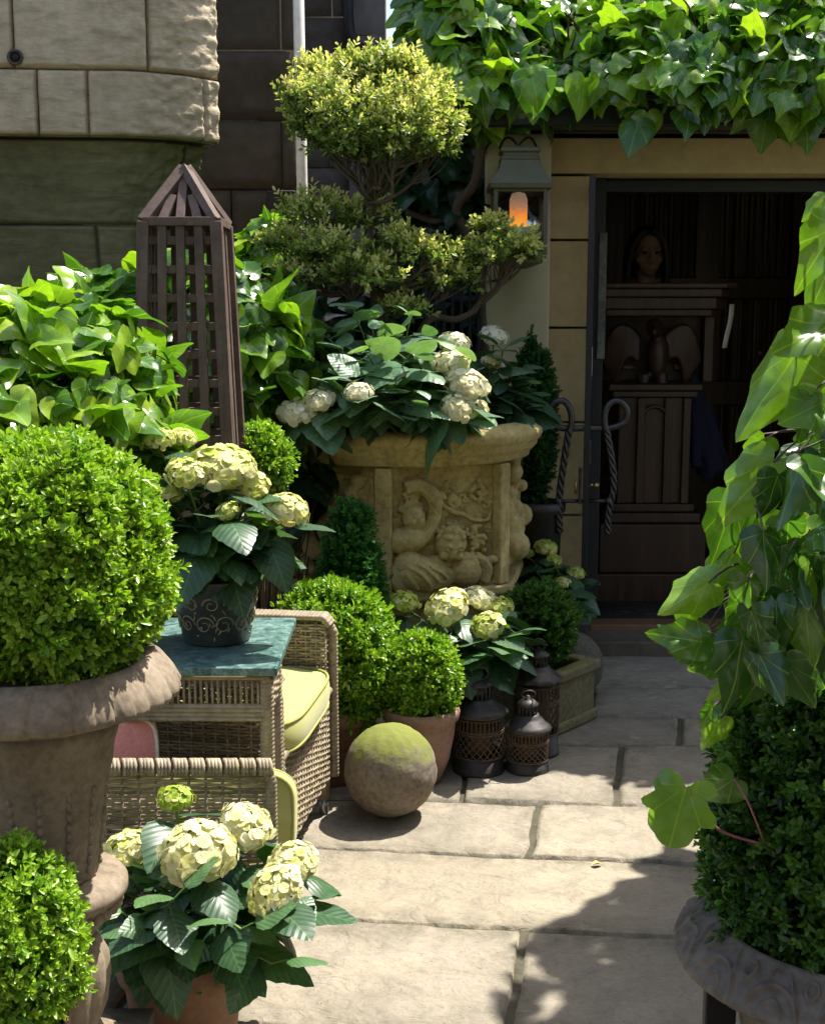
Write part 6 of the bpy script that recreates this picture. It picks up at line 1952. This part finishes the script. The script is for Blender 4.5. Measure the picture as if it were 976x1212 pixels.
def roof_ivy():
    t = thing('roof_ivy', 'glossy big-leaved ivy covering the roof above the doorway', 'ivy', (1.2, 5.6, 2.35))
    g, gs = G(), G()
    prof = np.array([[4.88, 2.32], [4.86, 2.38], [4.96, 2.48], [5.1, 2.58], [5.3, 2.71], [5.6, 2.86], [6.0, 3.02], [6.7, 3.32]])
    seg = np.concatenate([[0], np.cumsum(np.linalg.norm(np.diff(prof, axis=0), axis=1))])
    def surf(n, xr, inset=0.0, s0=0.0, s1=1.0):
        x = RNG.uniform(*xr, n); s_ = RNG.uniform(s0, s1, n) * seg[-1]
        Yv, Z = np.interp(s_, seg, prof[:, 0]), np.interp(s_, seg, prof[:, 1])
        e = .02
        ty_ = np.interp(s_ + e, seg, prof[:, 0]) - np.interp(s_ - e, seg, prof[:, 0]); tz = np.interp(s_ + e, seg, prof[:, 1]) - np.interp(s_ - e, seg, prof[:, 1])
        Nn = unit(np.stack([0 * x, -tz, ty_], 1))
        P = np.stack([x, Yv, Z], 1)
        b = fbm(np.stack([x * 2.2, s_ * 2, 0 * x], 1), 3)
        P = P + Nn * (.06 * b + RNG.uniform(-.06, .04, n) - inset)[:, None]
        P[:, 1] += .40 * np.clip((1.05 - x) / .4, 0, 1) * np.clip(1 - s_ / 1.2, 0, 1)
        P[:, 2] += .09 * b * np.clip(1 - s_ / .5, 0, 1)
        return P, Nn
    P, Nn = surf(1500, (.10, 2.9)); ivy(g, gs, P, Nn, .128, T_SOFT, (.2, 1.0), .55, .42, upb=.5)
    P, Nn = surf(330, (.10, 2.9), .0, 0, .12); ivy(g, gs, P, Nn, .115, T_SOFT, (.2, .85), .9, .45, upb=.5)
    P, Nn = surf(900, (.12, 2.9), .10); ivy(g, None, P, Nn, .14, T_HEART, (.0, .4), .5)
    # rounded left end hanging free of the roof
    for c, r, n in ((atY(545, 62, 5.5), (.24, .22, .26), 260), (atY(515, 20, 5.65), (.12, .2, .22), 110), (atY(572, 100, 5.4), (.16, .16, .15), 110), (atY(560, -20, 5.7), (.26, .25, .24), 150)):
        d = rdir(n); P = c + d * np.array(r) * RNG.uniform(.7, 1.05, (n, 1)); ivy(g, gs, P, d, .13, T_HEART, (.2, .95), .7)
    # hanging tips
    for x, y in ((762, 155), (912, 150), (940, 120), (968, 100), (632, 105), (700, 105), (890, 115), (955, 140), (862, 100)):
        P = np.array([atY(x + RNG.uniform(-8, 8), y - RNG.uniform(0, 22), 5.08) for _ in range(2)]); ivy(g, gs, P, np.tile([0, -1, .05], (2, 1)), .15, T_HEART, (.4, .75), 1.6)
    g.build('foliage', MAT['ivy'], t)
    for k in range(60):
        x = RNG.uniform(.3, 2.8); b = np.array([x, 5.5, 2.5]); e = np.array([max(.3, x + RNG.normal(0, .2)), 5.3 if x < 1.1 else 5.0, RNG.uniform(2.36, 2.75)])
        gs.tube(bez(b, (b + e) / 2 + RNG.normal(0, .06, 3), e, 9), np.linspace(.008, .003, 9), 5, False)
    gs.build('vine_stem', MAT['twig'], t)
roof_ivy()

# tree crown behind the roof ivy
def back_tree():
    t = thing('tree', 'dark leafy tree behind the ivy-clad roof', 'tree', (1.2, 9.2, 0))
    g = G(); g.tube(cat([[1.2, 9.2, 0], [1.22, 9.2, 1.5], [1.15, 9.15, 3.0]], 8), np.linspace(.14, .08, 17), 10)
    f = G()
    for c, r, n in (((.75, 9.0, 3.9), (.45, .6, .7), 450), ((1.4, 9.2, 4.2), (.9, .8, .8), 700), ((2.3, 9.2, 3.8), (.8, .7, .7), 500)):
        d = rdir(n); P = np.array(c) + d * np.array(r) * RNG.uniform(.5, 1.05, (n, 1))
        pick(f, T_HEART, P, unit(d * .5 + [0, 0, -.5] + RNG.normal(0, .4, P.shape)), unit(d + [0, 0, .6]), .16, RNG.uniform(.1, .7, n))
        for k in range(10):
            g.tube(bez([1.15, 9.15, 2.9], (np.array([1.15, 9.15, 3.3]) + c) / 2, P[k], 8), np.linspace(.04, .01, 8), 6, False)
    g.build('trunk', MAT['bark'], t); f.build('crown', MAT['ivydark'], t)
back_tree()

# unseen frontage added behind the camera to block sky and bounce warm light
def house():
    t = thing('house', 'brown stone house closing the courtyard behind the viewpoint', 'house', (0, -3.2, 0))
    g = G(); flat = 5.2
    g.box((0, -3.3, 2.6), (11, .4, 5.2)); g.build('wall', MAT['housestone'], t)
    for x in (-2.6, 0.4, 3.2):
        for z in (1.5, 3.9):
            f = G(); f.box((x, -3.08, z + .62), (1.0, .06, .08)); f.box((x, -3.08, z - .62), (1.06, .09, .08)); f.box((x - .46, -3.08, z), (.08, .06, 1.16)); f.box((x + .46, -3.08, z), (.08, .06, 1.16)); f.box((x, -3.085, z), (.84, .04, .05)); w_ = f.build('window', MAT['white'], t)
            f = G(); f.box((x, -3.095, z), (.84, .012, 1.16)); f.build('pane', MAT['mirror'], w_)
house()

# ivy-covered wall added just outside the frame to shade the right foreground
def right_wall():
    t = thing('shade_wall', 'ivy-clad garden wall along the right of the courtyard', 'wall', (1.72, 2.4, 0))
    g = G(); g.box((1.74, 2.28, 1.33), (.3, 3.16, 2.66)); g.build('stonework', MAT['darkstone'], t, bevel=.01)
    iv = thing('shade_wall_ivy', 'dense ivy climbing over the garden wall at the right', 'ivy', (1.6, 2.4, 0))
    f, gs = G(), G()
    n = 900
    y, z = RNG.uniform(.8, 3.92, n), RNG.uniform(.1, 2.8, n)
    P = np.stack([1.56 - RNG.uniform(0, .08, n), y, z], 1); ivy(f, gs, P, np.tile([-1, 0, .1], (n, 1)), .13, T_HEART, (.1, .8), .8)
    n = 300
    z = RNG.uniform(.1, 2.8, n); P = np.stack([RNG.uniform(1.5, 1.85, n), 3.88 + RNG.uniform(0, .16, n) + .09 * fbm(np.stack([z * 3, 0 * z, 0 * z], 1), 2), z], 1); ivy(f, gs, P, np.tile([0, 1, .1], (n, 1)), .13, T_HEART, (.1, .8), .8)
    n = 360
    y = RNG.uniform(.8, 4.0, n); P = np.stack([RNG.uniform(1.5, 1.9, n), y, 2.88 + .1 * fbm(np.stack([y * 3, 0 * y, 0 * y], 1), 2) + RNG.uniform(0, .12, n)], 1); ivy(f, gs, P, np.tile([0, 0, 1], (n, 1)), .13, T_HEART, (.2, .9), .3)
    f.build('foliage', MAT['ivy'], iv); gs.build('vine_stem', MAT['twig'], iv)
right_wall()

def px_leaf(g, gs, items, tplset, stemto=None):
    """leaves placed by hand: (base px, tip px, distance, tip distance offset, tint, width lean)"""
    for (bx, by), (tx, ty_), Y, dY, tint, lean in items:
        b, e = atY(bx, by, Y), atY(tx, ty_, Y + dY)
        L = np.linalg.norm(e - b)
        tip = unit(e - b)
        nrm = unit(np.array([lean, -.9, .45]))
        pick(g, tplset, [b], [tip], [nrm], [L], [tint])
        if gs is not None:
            o = b + np.array([.05 + RNG.uniform(0, .05), .06, RNG.uniform(-.02, .05)])
            gs.tube(bez(o, (o + b) / 2 + [0, 0, .02], b, 6), .0016, 5, False)

def right_ivy():
    t = thing('trailing_ivy', 'trailing pale-edged ivy hanging beside the doorway at the right', 'ivy', (1.0, 1.95, 0))
    g, gs, ed = G(), G(), G()
    items = [((990, 268), (944, 330), 1.72, -.03, .66, -.2), ((975, 235), (948, 262), 1.74, 0, .7, 0), ((985, 305), (960, 372), 1.74, -.02, .55, .1),  # leaf tints put sunlit and shaded looks into the colour
        ((985, 385), (916, 414), 1.72, -.06, .62, -.1), ((940, 415), (882, 525), 1.75, .03, .74, -.6), ((960, 455), (925, 505), 1.78, .03, .72, .2), ((958, 470), (945, 525), 1.70, .0, .5, 0),
        ((915, 548), (842, 622), 1.75, .0, .7, -.2), ((905, 520), (880, 560), 1.78, .02, .7, 0), ((868, 592), (842, 672), 1.8, .0, .42, .2), ((892, 610), (868, 700), 1.82, .0, .66, -.4),
        ((838, 690), (778, 730), 1.76, .0, .76, -.1), ((868, 655), (828, 712), 1.8, .02, .74, -.3), ((825, 700), (802, 752), 1.82, .03, .62, .2), ((830, 760), (764, 748), 1.76, .0, .45, .1), ((820, 770), (778, 738), 1.8, .02, .38, 0),
        ((885, 795), (838, 828), 1.78, .02, .85, -.1), ((852, 850), (830, 892), 1.8, .0, .7, 0), ((845, 835), (828, 862), 1.8, .0, .4, 0), ((905, 780), (893, 815), 1.8, .0, .5, 0)]
    px_leaf(g, gs, items, T_SOFTN)
    px_leaf(ed, gs, [((970, 478), (922, 500), 1.70, -.03, .75, 0), ((905, 690), (872, 720), 1.76, 0, .6, 0), ((880, 740), (850, 780), 1.78, 0, .6, .2), ((835, 748), (808, 776), 1.78, 0, .55, 0), ((880, 712), (858, 742), 1.75, 0, .6, .2), ((850, 782), (812, 792), 1.8, 0, .6, 0)], T_SOFT)
    n = 190
    cnt = 0
    P, tints = [], []
    while cnt < n:
        x, y = RNG.uniform(855, 1090), RNG.uniform(250, 880)
        left = np.interp(y, [250, 330, 420, 480, 560, 640, 720, 800, 880], [995, 990, 975, 960, 925, 905, 890, 870, 865])
        if x < left: continue
        P.append(atY(x, y, RNG.uniform(1.8, 2.25))); cnt += 1
    P = np.array(P)
    k = RNG.random(n) < .3
    ivy(ed, gs, P[k], np.tile([-.4, -1, .2], (k.sum(), 1)), .065, T_SOFT, (.0, .5), .9, .5)
    ivy(g, gs, P[~k], np.tile([-.4, -1, .2], ((~k).sum(), 1)), .068, T_SOFT, (.0, .5), .9, .5)
    n = 46
    y = RNG.uniform(545, 800, n); x = np.interp(y, [545, 640, 720, 800], [925, 900, 875, 860]) + RNG.random(n) ** 1.3 * 150
    P = np.array([atY(a, b, q) for a, b, q in zip(x, y, RNG.uniform(1.60, 1.74, n))])
    k = RNG.random(n) < .35
    ivy(ed, gs, P[k], np.tile([-.5, -1, .1], (k.sum(), 1)), .082, T_SOFTN, (.0, .6), 1.1, .55)
    ivy(g, gs, P[~k], np.tile([-.5, -1, .1], ((~k).sum(), 1)), .085, T_SOFTN, (.0, .6), 1.1, .55)
    g.build('foliage', MAT['ivy'], t); ed.build('edged_foliage', MAT['ivyvari'], t)
    for k in range(30):
        b = np.array([RNG.uniform(.9, 1.25), RNG.uniform(1.9, 2.3), RNG.uniform(.9, 1.9)])
        y = RNG.uniform(430, 860)
        x = np.interp(y, [430, 560, 720, 880], [940, 890, 840, 835]) + RNG.uniform(-10, 70)
        e = atY(x, y, RNG.uniform(1.75, 2.0))
        gs.tube(bez(b, (b + e) / 2 + np.array([0, 0, RNG.uniform(.0, .12)]), e, 12), np.linspace(.0035, .0014, 12), 5, False)
    for k in range(6):
        b = np.array([1.0 + .1 * k, 2.15, 0.0]); e = np.array([1.0 + .06 * k, 2.1, 1.9])
        gs.tube(bez(b, (b + e) / 2 + RNG.normal(0, .06, 3), e, 16), np.linspace(.012, .005, 16), 6, False)
    gs.build('vine_stem', MAT['vine'], t)
right_ivy()

def lone_shoot():
    b0 = atY(905, 1000, 1.75)
    t = thing('vine_shoot', 'blunt lobed leaf on a pink stalk poking out of the right box mound', 'ivy shoot', b0)
    g, gs = G(), G()
    px_leaf(g, None, [((812, 930), (788, 1010), 1.70, -.02, .72, -.3)], [T_BLUNT[0]])
    px_leaf(g, None, [((800, 940), (775, 1000), 1.705, .0, .7, -.2)], [T_BLUNT[1]])
    px_leaf(g, None, [((868, 922), (826, 952), 1.76, .02, .45, .3)], [T_HEART[0]])
    gs.tube(cat([b0, atY(858, 986, 1.72), atY(832, 965, 1.705), atY(812, 932, 1.70)], 6), .0022, 6)
    gs.tube(cat([b0, atY(885, 950, 1.74), atY(868, 922, 1.76)], 6), .0016, 6)
    g.build('foliage', MAT['ivy'], t); gs.build('stalk', MAT['redstem'], t)
lone_shoot()

for o in list(bpy.data.objects):
    if '_o' in o: del o['_o']
